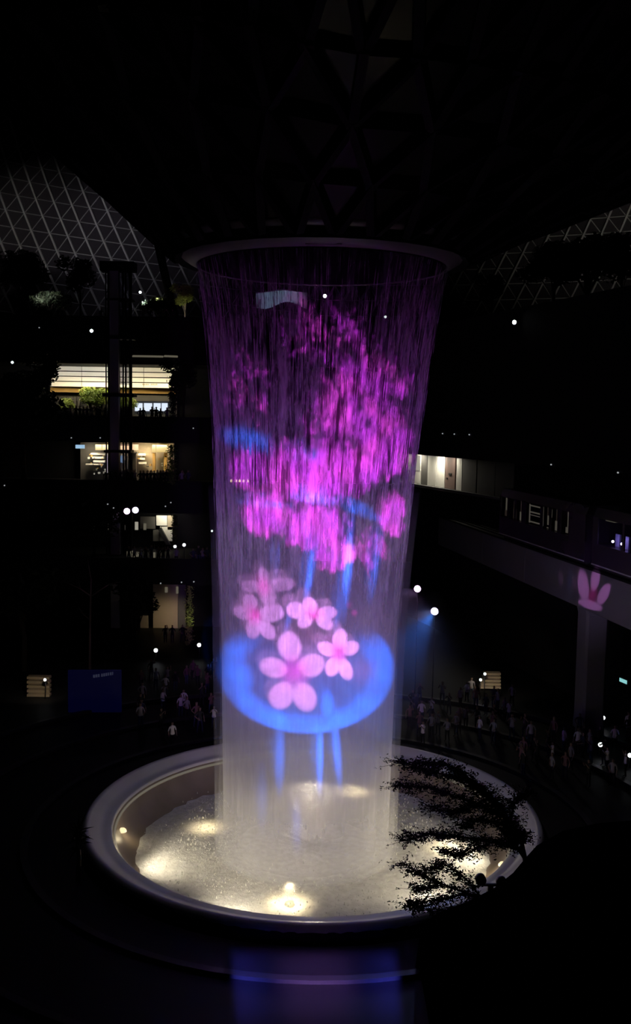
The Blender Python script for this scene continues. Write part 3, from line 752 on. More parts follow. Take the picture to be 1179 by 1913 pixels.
def top_tree(px, Y, kind, sc, label, group='trees on the upper garden terrace'):
    P = at(px, 600, Y); return tree(kind, (P.x, Y, EZ), sc, label, group)
top_tree(45, 58, 0, 1.25, 'dark broad tree at the left edge of the upper garden terrace, against the lattice')
top_tree(150, 59, 1, 1.0, 'dark narrow tree left of the lift tower on the upper garden terrace')
top_tree(95, 64, 2, 0.8, 'low dark tree between the two taller ones on the upper left terrace')
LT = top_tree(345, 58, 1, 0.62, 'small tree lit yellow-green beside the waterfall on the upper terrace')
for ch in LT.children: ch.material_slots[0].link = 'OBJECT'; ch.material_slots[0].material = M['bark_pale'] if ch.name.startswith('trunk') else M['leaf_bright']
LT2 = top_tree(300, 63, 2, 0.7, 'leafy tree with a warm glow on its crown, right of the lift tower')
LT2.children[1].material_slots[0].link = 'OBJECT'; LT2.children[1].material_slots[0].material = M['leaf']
# right-hand upper garden: stands on the right block
for px, d, k, s, lb in ((1015, 100, 0, 1.3, 'large dark tree on the right-hand roof garden, nearest the waterfall'), (1075, 96, 2, 1.45, 'broad dark tree in the middle of the right-hand roof garden'),
                        (1140, 92, 1, 1.05, 'slim dark tree near the right edge of the roof garden'), (900, 106, 1, 0.8, 'small dark tree beside the ring on the right-hand roof garden')):
    P = at(px, 600, d - 50); tree(k, (P.x + 1.0, P.y, EZ), s, lb, 'trees on the right-hand roof garden')
# dark trees on the left slope that hide the ends of the lit terraces
for px, Y, zb, k, s, lb in ((45, 46.0, 14.2, 0, 1.75, 'large dark tree hiding the left end of the lit upper shopfront'), (88, 51.6, 20.4, 1, 0.95, 'dark tree cutting the left edge of the white fascia'),
                            (342, 51.6, 20.4, 1, 0.9, 'dark tree at the right end of the white fascia'), (95, 42.0, 7.2, 2, 1.3, 'spreading dark tree below the middle shopfront on the left'),
                            (175, 41.4, 7.2, 2, 0.95, 'rounded dark tree in front of the small lit terrace'), (40, 30, GZ, 0, 1.6, 'tall dark tree at the left edge above the lit steps'),
                            (255, 36, GZ, 1, 0.95, 'dark slender tree left of the beige lit wall')):
    tree(k, (at(px, 900, Y).x, Y, zb), s, lb, 'dark trees on the left slope')
# ------------------------------------------------------- foreground tree, boughs drawn out to the left
FY = -14.0
ft = empty('foreground_tree', at(986, 1640, FY)); tag(ft, 'black layered tree in front of the basin, branches reaching left', 'tree')
base = Vector(ft.location)
def fp(px, py, dy=0.0): return at(px, py, FY + dy) - base
boughs = [([(986, 1700), (988, 1640), (975, 1575), (958, 1545)], 0.16), ([(975, 1575), (940, 1525), (880, 1498), (810, 1472), (740, 1468)], 0.09), ([(958, 1545), (930, 1500), (865, 1455), (800, 1440), (745, 1422)], 0.08),
          ([(980, 1590), (920, 1572), (850, 1562), (800, 1558), (752, 1572)], 0.07), ([(984, 1610), (950, 1560), (960, 1500), (990, 1480)], 0.06), ([(940, 1525), (900, 1470), (840, 1430), (780, 1425)], 0.06),
          ([(920, 1572), (860, 1600), (830, 1590)], 0.045), ([(900, 1500), (850, 1520), (800, 1505)], 0.04), ([(958, 1545), (905, 1530), (860, 1545)], 0.04)]
low = [([(913, 1720), (913, 1690), (900, 1678), (872, 1668), (828, 1652), (788, 1634), (752, 1612)], 0.06), ([(872, 1668), (830, 1680), (790, 1685), (765, 1695)], 0.04), ([(828, 1652), (800, 1660), (768, 1662)], 0.03), ([(900, 1678), (870, 1640), (830, 1615), (805, 1625)], 0.03), ([(913, 1690), (870, 1700), (820, 1705), (770, 1690)], 0.03)]
rr = random.Random(21)
def make_boughs(lst, parent_fp, leafn, spread, ls, fo, wd):
    for pts, r in lst:
        P = [parent_fp(x, y, 0.25 * math.sin(i * 1.7 + x * 0.01)) for i, (x, y) in enumerate(pts)]
        wd.tube(P, [r * (1 - 0.75 * i / (len(P) - 1)) for i in range(len(P))], 6)
        n = int(leafn * sum((b - a).length for a, b in zip(P, P[1:])))
        for _ in range(n // 9):
            t = rr.uniform(0.12 if r < 0.15 else 0.7, 1.0) * (len(P) - 1); i = min(int(t), len(P) - 2)
            c = P[i].lerp(P[i + 1], t - i)
            tip = c + Vector((rr.gauss(-0.08, spread), rr.gauss(0, spread), rr.gauss(0.02, spread * 0.33)))
            wd.tube([c, tip], [0.012, 0.005], 3)
            for _ in range(9):
                q = c.lerp(tip, rr.uniform(0.2, 1.15)) + Vector((rr.gauss(0, .07), rr.gauss(0, .07), rr.gauss(0, .045)))
                leaf(fo, q, ls * rr.uniform(0.6, 1.25), rr, flat=0.5)
wd, fo = MB(), MB(); make_boughs(boughs, fp, 520, 0.34, 0.062, fo, wd)
wd.build('trunk', M['bark'], ft, True); tag(fo.build('foliage', M['leaf_dark'], ft), kind='stuff')
fs2 = empty('foreground_shrub', at(913, 1690, FY - 1.0)); tag(fs2, 'black feathery shrub before the basin, low under the layered tree', 'shrub')
base2 = Vector(fs2.location)
wd, fo = MB(), MB(); make_boughs(low, lambda x, y, dy=0: at(x, y, FY - 1.0 + dy) - base2, 420, 0.28, 0.06, fo, wd)
wd.build('stem', M['bark'], fs2, True); tag(fo.build('foliage', M['leaf_dark'], fs2), kind='stuff')
# planted bank in the right foreground that carries them
line = [(796, 1990), (794, 1860), (790, 1790), (790, 1740), (820, 1716), (880, 1694), (930, 1668), (965, 1640), (990, 1610), (1010, 1588), (1060, 1560), (1130, 1545), (1260, 1535)]
m = MB(); vs = []
for px, py in line:
    P = at(px, py, FY - 1.8); vs += [(P.x, P.y + 2.2, GZ - 0.1), (P.x, P.y + 0.6, P.z - 0.1), (P.x, P.y, P.z), (P.x, P.y - 2.5, P.z - 0.5), (P.x, P.y - 9.0, GZ - 0.1)]
m.add(vs, [(i * 5 + k, i * 5 + k + 1, (i + 1) * 5 + k + 1, (i + 1) * 5 + k) for i in range(len(line) - 1) for k in range(4)] + [(0, 1, 2, 3, 4), tuple(range(len(vs) - 5, len(vs)))[::-1]])
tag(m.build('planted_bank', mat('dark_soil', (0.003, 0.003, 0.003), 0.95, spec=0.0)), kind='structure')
# spiky plant by the left of the rim
sp0 = at(146, 1600, -7.0); spk = empty('spiky_plant', (sp0.x, sp0.y, GZ)); tag(spk, 'black spiky-leaved plant overlapping the left edge of the basin rim', 'plant')
m = MB(); m.tube([(0, 0, 0), (0.05, 0, 1.2), (0.0, 0, 2.3)], [0.12, 0.1, 0.08], 7); m.build('stem', M['bark'], spk, True)
spm = MB(); spm.add([(0, -0.035, 0), (0, 0.035, 0), (0.35, 0.05, 0.02), (0.35, -0.05, 0.02), (0.75, 0, -0.06), (0.35, 0, -0.03)], [(0, 1, 2, 3), (3, 2, 4), (0, 3, 5), (1, 5, 2), (3, 4, 5), (2, 5, 4), (0, 5, 1)])
spme = spm.mesh('blade'); spme.materials.append(M['leaf_dark']); rr = random.Random(4)
for i in range(64):
    o = link(bpy.data.objects.new('blade', spme), spk); o.location = (0, 0, rr.uniform(1.6, 2.5)); s = rr.uniform(0.6, 1.15); o.scale = (s, 1.1, s)
    o.rotation_euler = (rr.uniform(-.4, .4), rr.uniform(-1.3, 0.6), rr.uniform(0, 6.28))
# bare pale tree on the lower left
bt_ = at_z(168, 1252, GZ); bare = empty('bare_tree', bt_); tag(bare, 'thin bare tree with a forked pinkish trunk behind the blue board', 'tree')
def bp(px, py): return at(px, py, bt_.y) - bt_
m = MB()
for pts, r in (([(168, 1252), (168, 1180), (169, 1115), (170, 1080)], 0.11), ([(169, 1113), (150, 1100), (128, 1090)], 0.06), ([(169, 1115), (186, 1103), (205, 1091)], 0.06), ([(170, 1082), (166, 1060), (164, 1045)], 0.05), ([(168, 1158), (156, 1148), (147, 1135)], 0.04), ([(205, 1091), (225, 1087)], 0.03), ([(150, 1100), (147, 1085)], 0.03)):
    m.tube([bp(*p) for p in pts], [r * (1 - 0.5 * i / (len(pts) - 1)) for i in range(len(pts))], 7)
m.build('trunk', M['bark_bare'], bare, True)

# hanging plants at the right ends of the lit terraces
def creeper(px0, px1, py0, py1, Y, label, matn, n=700, ls=0.13, seed=1):
    rr = random.Random(seed); a, b = at(px0, py1, Y), at(px1, py0, Y)
    e = empty('climbing_plant', ((a.x + b.x) / 2, Y, a.z)); m = MB(); H = b.z - a.z; Wd = (b.x - a.x) / 2
    for i in range(n):
        z = rr.uniform(0, H); leaf(m, (rr.gauss(0, 0.45) * Wd, rr.gauss(0, .15), z), ls * rr.uniform(.6, 1.3), rr)
    tag(m.build('foliage', M[matn], e), kind='stuff'); m = MB()
    for k in range(3): m.tube([(Wd * (k - 1) * .4, 0.1, 0), (Wd * (k - 1) * .3 + .1, 0.1, H * .5), (Wd * (k - 1) * .4, 0.1, H)], 0.03, 5)
    m.build('stem', M['bark'], e)
    return tag(e, label, 'climbing plant', 'plants climbing the terrace ends')
creeper(316, 332, 690, 790, 49.6, 'dark creeper at the right end of the white fascia', 'leaf_dark', 900, 0.16, 11)
creeper(312, 330, 832, 905, 43.7, 'dark green creeper right of the middle shopfront', 'leaf', 700, 0.13, 12)
creeper(320, 332, 962, 1020, 43.4, 'grey-green creeper beside the escalator terrace', 'leaf', 500, 0.12, 13)
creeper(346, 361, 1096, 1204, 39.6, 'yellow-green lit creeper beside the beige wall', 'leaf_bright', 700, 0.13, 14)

# ================================================================== LIT TERRACES
# upper shopfront: white boarded fascia, gold soffit, planting and bright windows
YA = 60.5
sf = empty('shopfront', at(208, 780, YA)); tag(sf, 'bright white boarded shopfront with gold soffit on the upper left terrace', 'shopfront')
def part(name, mt, p0, p1, Y, th=0.2, parent=None):
    o = rect(name, mt, p0, p1, Y, th); o.data.transform(Matrix.Translation(-Vector(parent.location))); o.parent = parent; return o
for i in range(4):
    y0 = 684 + i * 9.6
    for x0, x1 in ((96, 152), (153, 210), (211, 268), (269, 330)):
        s = (x0 - 96) * 0.016
        part('fascia_board', M['white_wall'], (x0, y0 + s), (x1, y0 + 8.8 + s), YA - 0.12 * i, 0.2, sf)
part('soffit', M['gold'], (94, 723.5), (330, 736), YA + 0.3, 0.4, sf)
part('cornice', M['white_wall'], (94, 721.5), (330, 724.5), YA - 0.5, 0.7, sf)
for i in range(6): part('shutter_slat', M['grey_panel'], (112 + i * 6.5, 741), (117 + i * 6.5, 775), YA + 0.5, 0.12, sf)
part('back_wall', M['grey_panel'], (94, 736), (330, 795), YA + 1.2, 0.2, sf)
for x0, x1 in ((252, 266), (269, 284), (287, 300), (302, 313)): part('lit_window', M['g_shop'], (x0, 753), (x1, 768), YA + 0.9, 0.1, sf)
part('lintel', M['grey_panel'], (248, 738), (316, 750), YA + 0.6, 0.3, sf)
for k in range(9):
    if k != 4: part('letter', mat('letter', (0.35, 0.30, 0.22), 0.6), (266 + k * 3.2, 716.6 + (k % 2) * .5), (268 + k * 3.2, 719.2), YA - 0.42, 0.06, sf)
lamp('shopfront_light', 'AREA', at(145, 690, 57.5), 120, (1.0, 0.97, 0.88), at(150, 712, YA), 9.0, size_y=0.5)
lamp('shopfront_light', 'AREA', at(265, 694, 57.5), 130, (1.0, 0.88, 0.62), at(265, 714, YA), 8.0, size_y=0.5)
lamp('shopfront_light', 'AREA', at(150, 715, 59.0), 110, (1.0, 0.80, 0.45), at(150, 760, YA + 1), 8.0, size_y=0.4)
lamp('shopfront_light', 'AREA', at(275, 715, 59.0), 80, (1.0, 0.80, 0.45), at(275, 760, YA + 1), 6.0, size_y=0.4)
for px, s, lb in ((168, 0.62, 'bright green leafy shrub under the gold soffit, left of the lift tower'), (190, 0.6, 'bright green shrub close against the left side of the lift tower'), (126, 0.42, 'small pale green shrub by the grey shutters'), (238, 0.5, 'green shrub seen between the lift tower posts')):
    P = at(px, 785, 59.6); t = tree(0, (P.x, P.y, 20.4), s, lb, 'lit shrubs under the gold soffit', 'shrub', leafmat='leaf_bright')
# glass-lit canopy panel above
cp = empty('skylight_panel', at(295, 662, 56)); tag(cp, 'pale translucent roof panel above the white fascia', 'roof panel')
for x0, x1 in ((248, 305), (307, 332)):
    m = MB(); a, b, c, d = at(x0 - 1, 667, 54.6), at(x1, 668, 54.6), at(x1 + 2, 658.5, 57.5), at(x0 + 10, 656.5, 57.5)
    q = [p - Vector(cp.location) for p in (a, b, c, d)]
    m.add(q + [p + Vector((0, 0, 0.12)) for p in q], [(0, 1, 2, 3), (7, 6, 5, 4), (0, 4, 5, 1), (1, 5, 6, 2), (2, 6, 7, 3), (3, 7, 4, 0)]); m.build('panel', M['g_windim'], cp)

# middle shopfront
YB = 54.0
sb = empty('shopfront', at(240, 900, YB)); tag(sb, 'busy shopfront with yellow signs and blue screens on the middle left terrace', 'shopfront')
part('back_wall', M['beige'], (198, 826), (325, 905), YB + 2.0, 0.2, sb); part('back_wall', M['grey_panel'], (150, 826), (197.5, 905), YB + 2.0, 0.2, sb)
r5 = random.Random(31)
for i in range(44):
    x = r5.choice((r5.uniform(162, 196), r5.uniform(257, 314))); y = r5.uniform(846, 884); w_, h_ = r5.uniform(1.2, 4), r5.uniform(1.2, 4)
    part('display_item', M[r5.choice(('white_wall', 'white_wall', 'gold', 'g_windim', 'g_window', 'brown_door'))], (x, y), (x + w_, y + h_), YB + 0.9 + r5.uniform(0, .4), 0.25, sb)
for x0, x1, mt in ((178, 190, 'g_sign_yellow'), (191, 198, 'g_sign_yellow'), (199.5, 209, 'g_sign_yellow'), (223, 230, 'g_sign_orange'), (231, 240, 'g_sign_orange'), (242, 258, 'g_sign_orange'), (284, 291, 'g_sign_yellow'), (292, 313, 'g_sign_yellow')):
    part('lit_sign', M[mt], (x0, 830), (x1, 841 if mt != 'g_sign_yellow' or x0 < 280 else 845), YB + 0.6, 0.3, sb)
part('lit_sign', M['g_ice'], (141, 831), (157, 838), YB - 6.5, 0.3, sb)
part('screen', M['g_blue'], (202, 848), (209, 867), YB, 0.2, sb); part('screen', M['g_ice'], (223, 851), (227, 864), YB, 0.2, sb); part('screen', M['g_ice'], (228, 851), (231.5, 865), YB, 0.2, sb)
part('light_tube', M['g_lilac'], (198, 848), (200, 889), YB, 0.2, sb); part('light_tube', M['g_windim'], (234, 852), (238, 886), YB + 0.1, 0.2, sb)
part('glass_booth', M['grey_panel'], (240, 846), (254, 893), YB + 0.3, 0.3, sb); part('booth_roof', M['grey_panel'], (196, 843.5), (256, 847.5), YB + 0.1, 0.9, sb)
for x0, y0, x1, y1 in ((170, 846, 196, 850), (172, 853, 194, 857), (174, 860, 196, 864), (160, 866, 192, 869), (258, 847, 272, 851), (257, 855, 270, 859), (259, 863, 274, 867)):
    part('shelf', M['white_wall'], (x0, y0), (x1, y1), YB + 1.0, 0.5, sb)
part('pillar', M['gold'], (285, 846), (290, 880), YB + 0.9, 0.4, sb); part('pillar', M['gold'], (306, 846), (312, 880), YB + 0.9, 0.4, sb)
lamp('shop_light', 'AREA', at(190, 832, YB + 0.3), 260, (1.0, 0.85, 0.6), at(195, 900, YB + 1.6), 3.5, size_y=0.4)
lamp('shop_light', 'AREA', at(285, 832, YB + 0.3), 330, (1.0, 0.82, 0.5), at(285, 900, YB + 1.6), 4.0, size_y=0.4)

# escalator terrace
YC = 50.5
se = empty('escalator_wall', at(300, 1040, YC)); tag(se, 'pale wall with a slanting escalator on the third terrace, left of the waterfall', 'escalator')
for x0, y0, x1, y1, mt in ((292, 963, 312, 982, 'white_wall'), (313, 963, 324, 990, 'beige'), (286, 990, 298, 1011, 'grey_panel'), (299, 984, 322, 1011, 'white_wall'), (262, 965, 290, 988, 'grey_panel')):
    part('wall_panel', M[mt], (x0, y0), (x1, y1), YC + 1.2, 0.2, se)
for x0, x1, mt in ((166, 188, 'g_windim'), (197, 199.5, 'g_window'), (202, 206, 'g_windim'), (233, 236, 'g_windim'), (252, 258, 'g_window'), (268, 273, 'g_windim')):
    part('lit_window', M[mt], (x0, 975 + (x0 % 3) * 3), (x1, 990), YC + 1.0, 0.1, se)
m = MB()
a, b, c, d = (at(296, 990, YC + 0.6), at(300, 985, YC + 0.6), at(318, 1018, YC + 0.6), at(310, 1018, YC + 0.6))
q = [p - Vector(se.location) for p in (a, b, c, d)]; m.add(q + [p + Vector((0, 0.5, 0)) for p in q], [(3, 2, 1, 0), (4, 5, 6, 7), (0, 1, 5, 4), (1, 2, 6, 5), (2, 3, 7, 6), (3, 0, 4, 7)]); m.build('escalator', M['steel'], se)
for x0, y0, x1, y1 in ((237, 1030, 244, 1040), (246, 1029, 251, 1041), (254, 1031, 262, 1040), (286, 1032, 290, 1042), (296, 1033, 298, 1037)): part('lit_window', M['g_windim'], (x0, y0), (x1, y1), 45.5, 0.1, se)
lamp('escalator_light', 'AREA', at(308, 964, YC + 0.1), 60, (1.0, 0.92, 0.72), at(308, 1000, YC + 1.2), 1.8)

# beige wall on the ground floor
YD = 46.5
sd = empty('lit_wall', at(325, 1230, YD)); tag(sd, 'beige lit wall behind silhouetted people on the ground terrace', 'wall')
part('wall_panel', M['beige'], (286, 1090), (332, 1240), YD + 1.0, 0.2, sd); part('wall_panel', M['grey_panel'], (333, 1090), (347, 1240), YD + 0.9, 0.2, sd); part('wall_panel', M['beige'], (262, 1150), (277, 1240), YD + 0.9, 0.2, sd)
part('lit_window', M['g_windim'], (308, 1097), (313, 1107), YD + 0.8, 0.1, sd); part('lit_window', M['g_windim'], (329, 1096), (333, 1109), YD + 0.8, 0.1, sd)
lamp('wall_light', 'SPOT', at(322, 1152, YD - 2.2), 130, (1.0, 0.82, 0.52), at(322, 1162, YD + 1), 0.2, 110, 0.9)
lamp('creeper_light', 'SPOT', at(364, 1180, 38.6), 60, (1.0, 0.95, 0.5), at(354, 1130, 39.8), 0.1, 90, 0.9)

# lift tower
YT = 47.5
P0 = at(216, 905, YT); lt = empty('lift_tower', (P0.x, YT, GZ)); tag(lt, 'tall dark lift tower with thin posts in front of the lit terraces', 'lift tower')
zt = at(216, 492, YT).z - GZ
m = MB(); m.box((-0.48, -0.3, 0), (0.40, 0.5, zt)); m.build('column', mat('lift_column', (0.30, 0.28, 0.36), 0.5), lt)
for px, r in ((202, 0.10), (229, 0.08), (234, 0.09), (243, 0.16), (197, 0.07)):
    x = at(px, 700, YT).x - P0.x; m = MB(); m.tube([(x, 0.3, 0), (x, 0.3, zt - 0.3)], r, 8); m.build('post', M['steel'], lt, True)
for py, x0, x1, h in ((738, 193, 252, 0.35), (631, 206, 250, 0.3), (498, 188, 252, 0.9), (843, 196, 246, 0.25), (560, 200, 248, 0.2)):
    z = at(220, py, YT).z - GZ; a, b = at(x0, py, YT).x - P0.x, at(x1, py, YT).x - P0.x
    m = MB(); m.box((a, -0.5, z - h / 2), (b, 1.2, z + h / 2)); m.build('cross_frame', M['steel'], lt)
for i in range(6):
    z0 = zt * i / 6 + 0.3; m = MB(); m.box((0.45, -0.25, z0), (1.55, -0.2, z0 + zt / 6 - 0.5)); m.build('glass_panel', M['lift_glass'], lt)
# leaning roof column beside the ring
m = MB(); a, b = at(288, 425, 62), at(328, 600, 62); m.tube([a, b + (b - a) * 0.02], [0.45, 0.5], 12); tag(m.build('roof_column', M['roof_steel']), kind='structure')

# ================================================================== TRAIN
def tp(t, off, z): return BEAM_P + BEAM_U * t + BR * off + Vector((0, 0, z))
def beam_t(px):
    d = CAM_ROT @ Vector(((px - W_PX / 2) / F_PX, -(980 - H_PX / 2) / F_PX, -1.0)); k = (BEAM_P - EYE).dot(BEAM_NRM) / d.dot(BEAM_NRM)
    return ((EYE + d * k) - BEAM_P).dot(BEAM_U)
def train_car(t0, t1, wins, label):
    e = empty('train_car', tp((t0 + t1) / 2, 1.2, BZ1 + 0.3)); e.rotation_euler = (0, 0, math.atan2(BEAM_U.y, BEAM_U.x)); tag(e, label, 'train', 'monorail train on the beam')
    h = abs(t1 - t0) / 2; z = 0.0
    side = 1.35
    def lb(name, mt, x0, x1, y0, y1, z0, z1, par=e):
        m = MB(); m.box((min(x0, x1), y0, z0), (max(x0, x1), y1, z1)); return m.build(name, mt, par)
    mid = (t0 + t1) / 2
    # body: lower skirt, upper band and the piers between the windows
    m = MB(); prof = [(side - .15, 0.0), (side, 0.25), (side, 1.55), (side - 0.1, 1.62)]
    m.box((-h, -side, 0.1), (h, side, 1.6)); m.build('body', M['train'], e)
    m = MB(); m.add([(-h, -side, 3.3), (h, -side, 3.3), (h, side, 3.3), (-h, side, 3.3), (-h, -side + .25, 3.95), (h, -side + .25, 3.95), (h, side - .25, 3.95), (-h, side - .25, 3.95)], [(0, 3, 2, 1), (4, 5, 6, 7), (0, 1, 5, 4), (1, 2, 6, 5), (2, 3, 7, 6), (3, 0, 4, 7)]); m.build('roof', M['train'], e)
    lb('floor_plate', M['steel'], -h, h, -side + .1, side - .1, 0.0, 0.1)
    xs = [-h]
    for (a, b, mt, kind) in wins:
        ta, tb = beam_t(a) - mid, beam_t(b) - mid
        x0, x1 = max(-h + .1, min(ta, tb)), min(h - .1, max(ta, tb))
        p = lb('window', M['window'], x0, x1, side - .04, side, 1.6, 3.3)
        wd_ = x1 - x0
        def pane(f0, f1, z0, z1, mm='g_car'): lb('backdrop_glow', M[mm], x0 + wd_ * f0, x0 + wd_ * f1, side - .32, side - .28, z0, z1, p)  # glowing panels added in place of wall lights seen through the car
        if kind == 'door': pane(.45, .75, 2.2, 3.2); pane(.55, .85, 1.7, 2.2, 'g_car_dim')
        elif kind == 'rose': pane(.2, .75, 1.65, 2.5, 'g_car_dim'); pane(.3, .38, 2.5, 3.1, 'g_car_dim'); pane(.62, .7, 2.5, 3.1, 'g_car_dim')
        elif kind == 'half': pane(.15, .85, 1.65, 2.35); pane(.25, .33, 2.35, 3.2, 'g_car_dim'); pane(.65, .73, 2.35, 3.2, 'g_car_dim')
        elif kind == 'hook': pane(.15, .4, 2.5, 3.1); pane(.55, .75, 1.9, 2.6); pane(.3, .8, 1.65, 1.72); pane(.7, .78, 2.6, 3.2, 'g_car_dim')
        elif kind == 'bent': pane(.25, .6, 2.1, 3.2); pane(.45, .8, 1.7, 2.1)
        elif kind == 'frame':
            for zz in (1.75, 2.3, 2.5, 3.0): pane(.06, .94, zz, zz + (0.10 if zz != 2.3 else .05))
            pane(.03, .09, 1.7, 3.15); pane(.91, .97, 1.7, 3.15)
        xs += [x0, x1]
    xs.append(h); xs.sort()
    for i in range(0, len(xs) - 1, 2):
        if xs[i + 1] - xs[i] > 0.04: lb('window_pier', M['train'], xs[i], xs[i + 1], side - .08, side + .01, 1.55, 3.35)
    lb('far_side', M['steel'], -h, h, -side, -side + .06, 1.55, 3.35)
    lb('end_wall', M['train'], -h, -h + .06, -side, side, 1.55, 3.35); lb('end_wall', M['train'], h - .06, h, -side, side, 1.55, 3.35)
    lb('trim_strip', M['train_white'], -h, h, side, side + .03, 0.16, 0.24)
    return e, lb, mid, side
car1, lb1, mid1, sd1 = train_car(beam_t(936), beam_t(1098), [(938, 950, '', 'door'), (953, 963, '', 'rose'), (966, 977, '', 'half'), (984, 1012, '', 'frame'), (1016, 1029, '', 'hook'), (1032, 1045, '', 'half'), (1051, 1066, '', 'bent')], 'dark train car with small lit windows standing on the monorail beam')
car2, lb2, mid2, sd2 = train_car(beam_t(1112), beam_t(1112) - 9, [(1122, 1168, None, ''), (1172, 1215, None, '')], 'train car at the right edge with violet light on its seats')
# seats, with violet lamps and balls added to imitate the projectors' reflection
for i, px in enumerate((1139, 1156, 1173)):
    t = beam_t(px) - mid2
    m = MB(); m.box((t - .28, 0.55, 1.0), (t + .28, 1.1, 1.5)); m.box((t - .28, 0.5, 1.5), (t + .28, 0.62, 2.4)); m.build('seat', M['seat'], car2)
m = MB(); m.box((beam_t(1135) - mid2 - .35, 0.7, 3.15), (beam_t(1135) - mid2 + .9, 0.9, 3.2)); m.build('ceiling_lamp', M['g_windim'], car2)
for px in (1141, 1158):
    P = tp(beam_t(px), 0.25, BZ1 + 0.3 + 2.05); lamp('violet_fill', 'POINT', P, 6, (0.5, 0.42, 1.0), size=0.05)
    t = beam_t(px) - mid2; m = MB(); m.ball((t, 1.0, 1.95), 0.09); m.build('reflection_ball', M['g_violet'], car2, True)
m = MB(); P = [(beam_t(1106), 0.25, 2.55), (beam_t(1112), 0.25, 2.5), (beam_t(1116), 0.25, 3.3)]

# ================================================================== SMALL LAMPS
def lamp_unit(P, r, glowm, facing, name, label, group, pole_to=None, back=0.35, cat='lamp'):
    e = empty(name, P if pole_to is None else (P.x, P.y, pole_to)); f = Vector(facing).normalized(); o = Vector((0, 0, 0)) if pole_to is None else Vector((0, 0, P.z - pole_to))
    m = MB(); m.tube([o - f * back, o - f * back * 0.6, o - f * 0.02], [r * .7, r * 1.15, r * 1.2], 12); hs = m.build('housing', M['steel'], e, True)
    m = MB(); m.tube([o - f * 0.05, o + f * 0.03, o + f * 0.05], [r, r, r * .6], 12); m.build('lens', M[glowm], hs, True)
    if pole_to is not None: m = MB(); m.tube([(0, 0, 0), o - f * back * .5 - Vector((0, 0, r))], 0.045, 6); m.build('pole', M['steel'], e, True)
    else: m = MB(); m.tube([o - f * back, o - f * (back + 0.5)], 0.04, 6); m.build('bracket', M['steel'], e, True)
    return tag(e, label, cat, group)
CAMD = (0, -1, 0.05)
for px, py, r, g, lb in ((237, 955, .30, 'g_pink', 'pink-white projector, left of the violet pair on the dark fascia'), (253, 953, .30, 'g_violet', 'violet-white projector, right of the bright pair on the dark fascia')):
    lamp_unit(at(px, py, 43.4), r, g, (0.35, -1, 0), 'projector', lb, 'stage projectors around the waterfall', cat='projector')
pA, pB = at(780, 1100, 24.0), at(812, 1142, 22.0)
lamp_unit(pA, .26, 'g_pink', (-0.3, -1, 0), 'projector', 'pink-white projector on a pole right of the waterfall, the higher one', 'stage projectors around the waterfall', pole_to=GZ, cat='projector')
lamp_unit(pB, .28, 'g_violet', (-0.4, -1, -0.1), 'projector', 'white-blue projector throwing a blue beam, right of the waterfall', 'stage projectors around the waterfall', pole_to=GZ, cat='projector')
for px, py, Y, r, lb in ((291, 1215, 34, .17, 'white lamp on a pole before the beige lit wall, left of the two'), (372, 1205, 35, .17, 'white lamp on a pole close to the waterfall, right of the two'), (1127, 1341, 17, .14, 'white lamp held high over the crowd at far right'), (1122, 1391, 11, .14, 'white lamp over the crowd under the beam, the lower one'), (1177, 1411, 9, .13, 'white lamp cut by the right edge of the picture')):
    lamp_unit(at(px, py, Y), r, 'g_white', CAMD, 'pole_lamp', lb, 'white lamps among the crowd', pole_to=GZ)
for px, py, Y, r, lb in ((327, 1021, 42.6, .14, 'white lamp on the third terrace, left of the close pair'), (344, 1018, 42.6, .15, 'white lamp on the third terrace, right of the close pair')):
    lamp_unit(at(px, py, Y), r, 'g_white', CAMD, 'terrace_lamp', lb, 'white lamps on the terraces', pole_to=7.2)
for px, py, Y, r, g, zt_, lb in ((171, 618, 54.4, .17, 'g_white', None, 'white lamp on the dark fascia left of the lift tower'), (23, 677, 54.4, .15, 'g_pale', None, 'pale cyan lamp at the far left of the dark fascia'), (104, 762, 51.2, .17, 'g_white', 20.4, 'white lamp at the left end of the upper terrace crowd'), (607, 553, 58, .2, 'g_white', 31.0, 'white lamp seen through the top of the waterfall'), (720, 592, 58, .14, 'g_pale', 31.0, 'greenish lamp seen through the right top of the waterfall'), (262, 546, 60, .14, 'g_white', 31.0, 'small white lamp right of the lift tower head'), (396, 992, 42.8, .1, 'g_pale', 7.2, 'small pale lamp on the third terrace at the left edge of the water')):
    lamp_unit(at(px, py, Y), r, g, CAMD, 'terrace_lamp', lb, 'white lamps on the terraces', pole_to=zt_)
P = on_wall(961, 602, -0.6); lamp_unit(P, .18, 'g_white', (-0.6, -0.8, 0), 'terrace_lamp', 'bright white lamp on the right-hand roof edge', 'white lamps on the terraces')
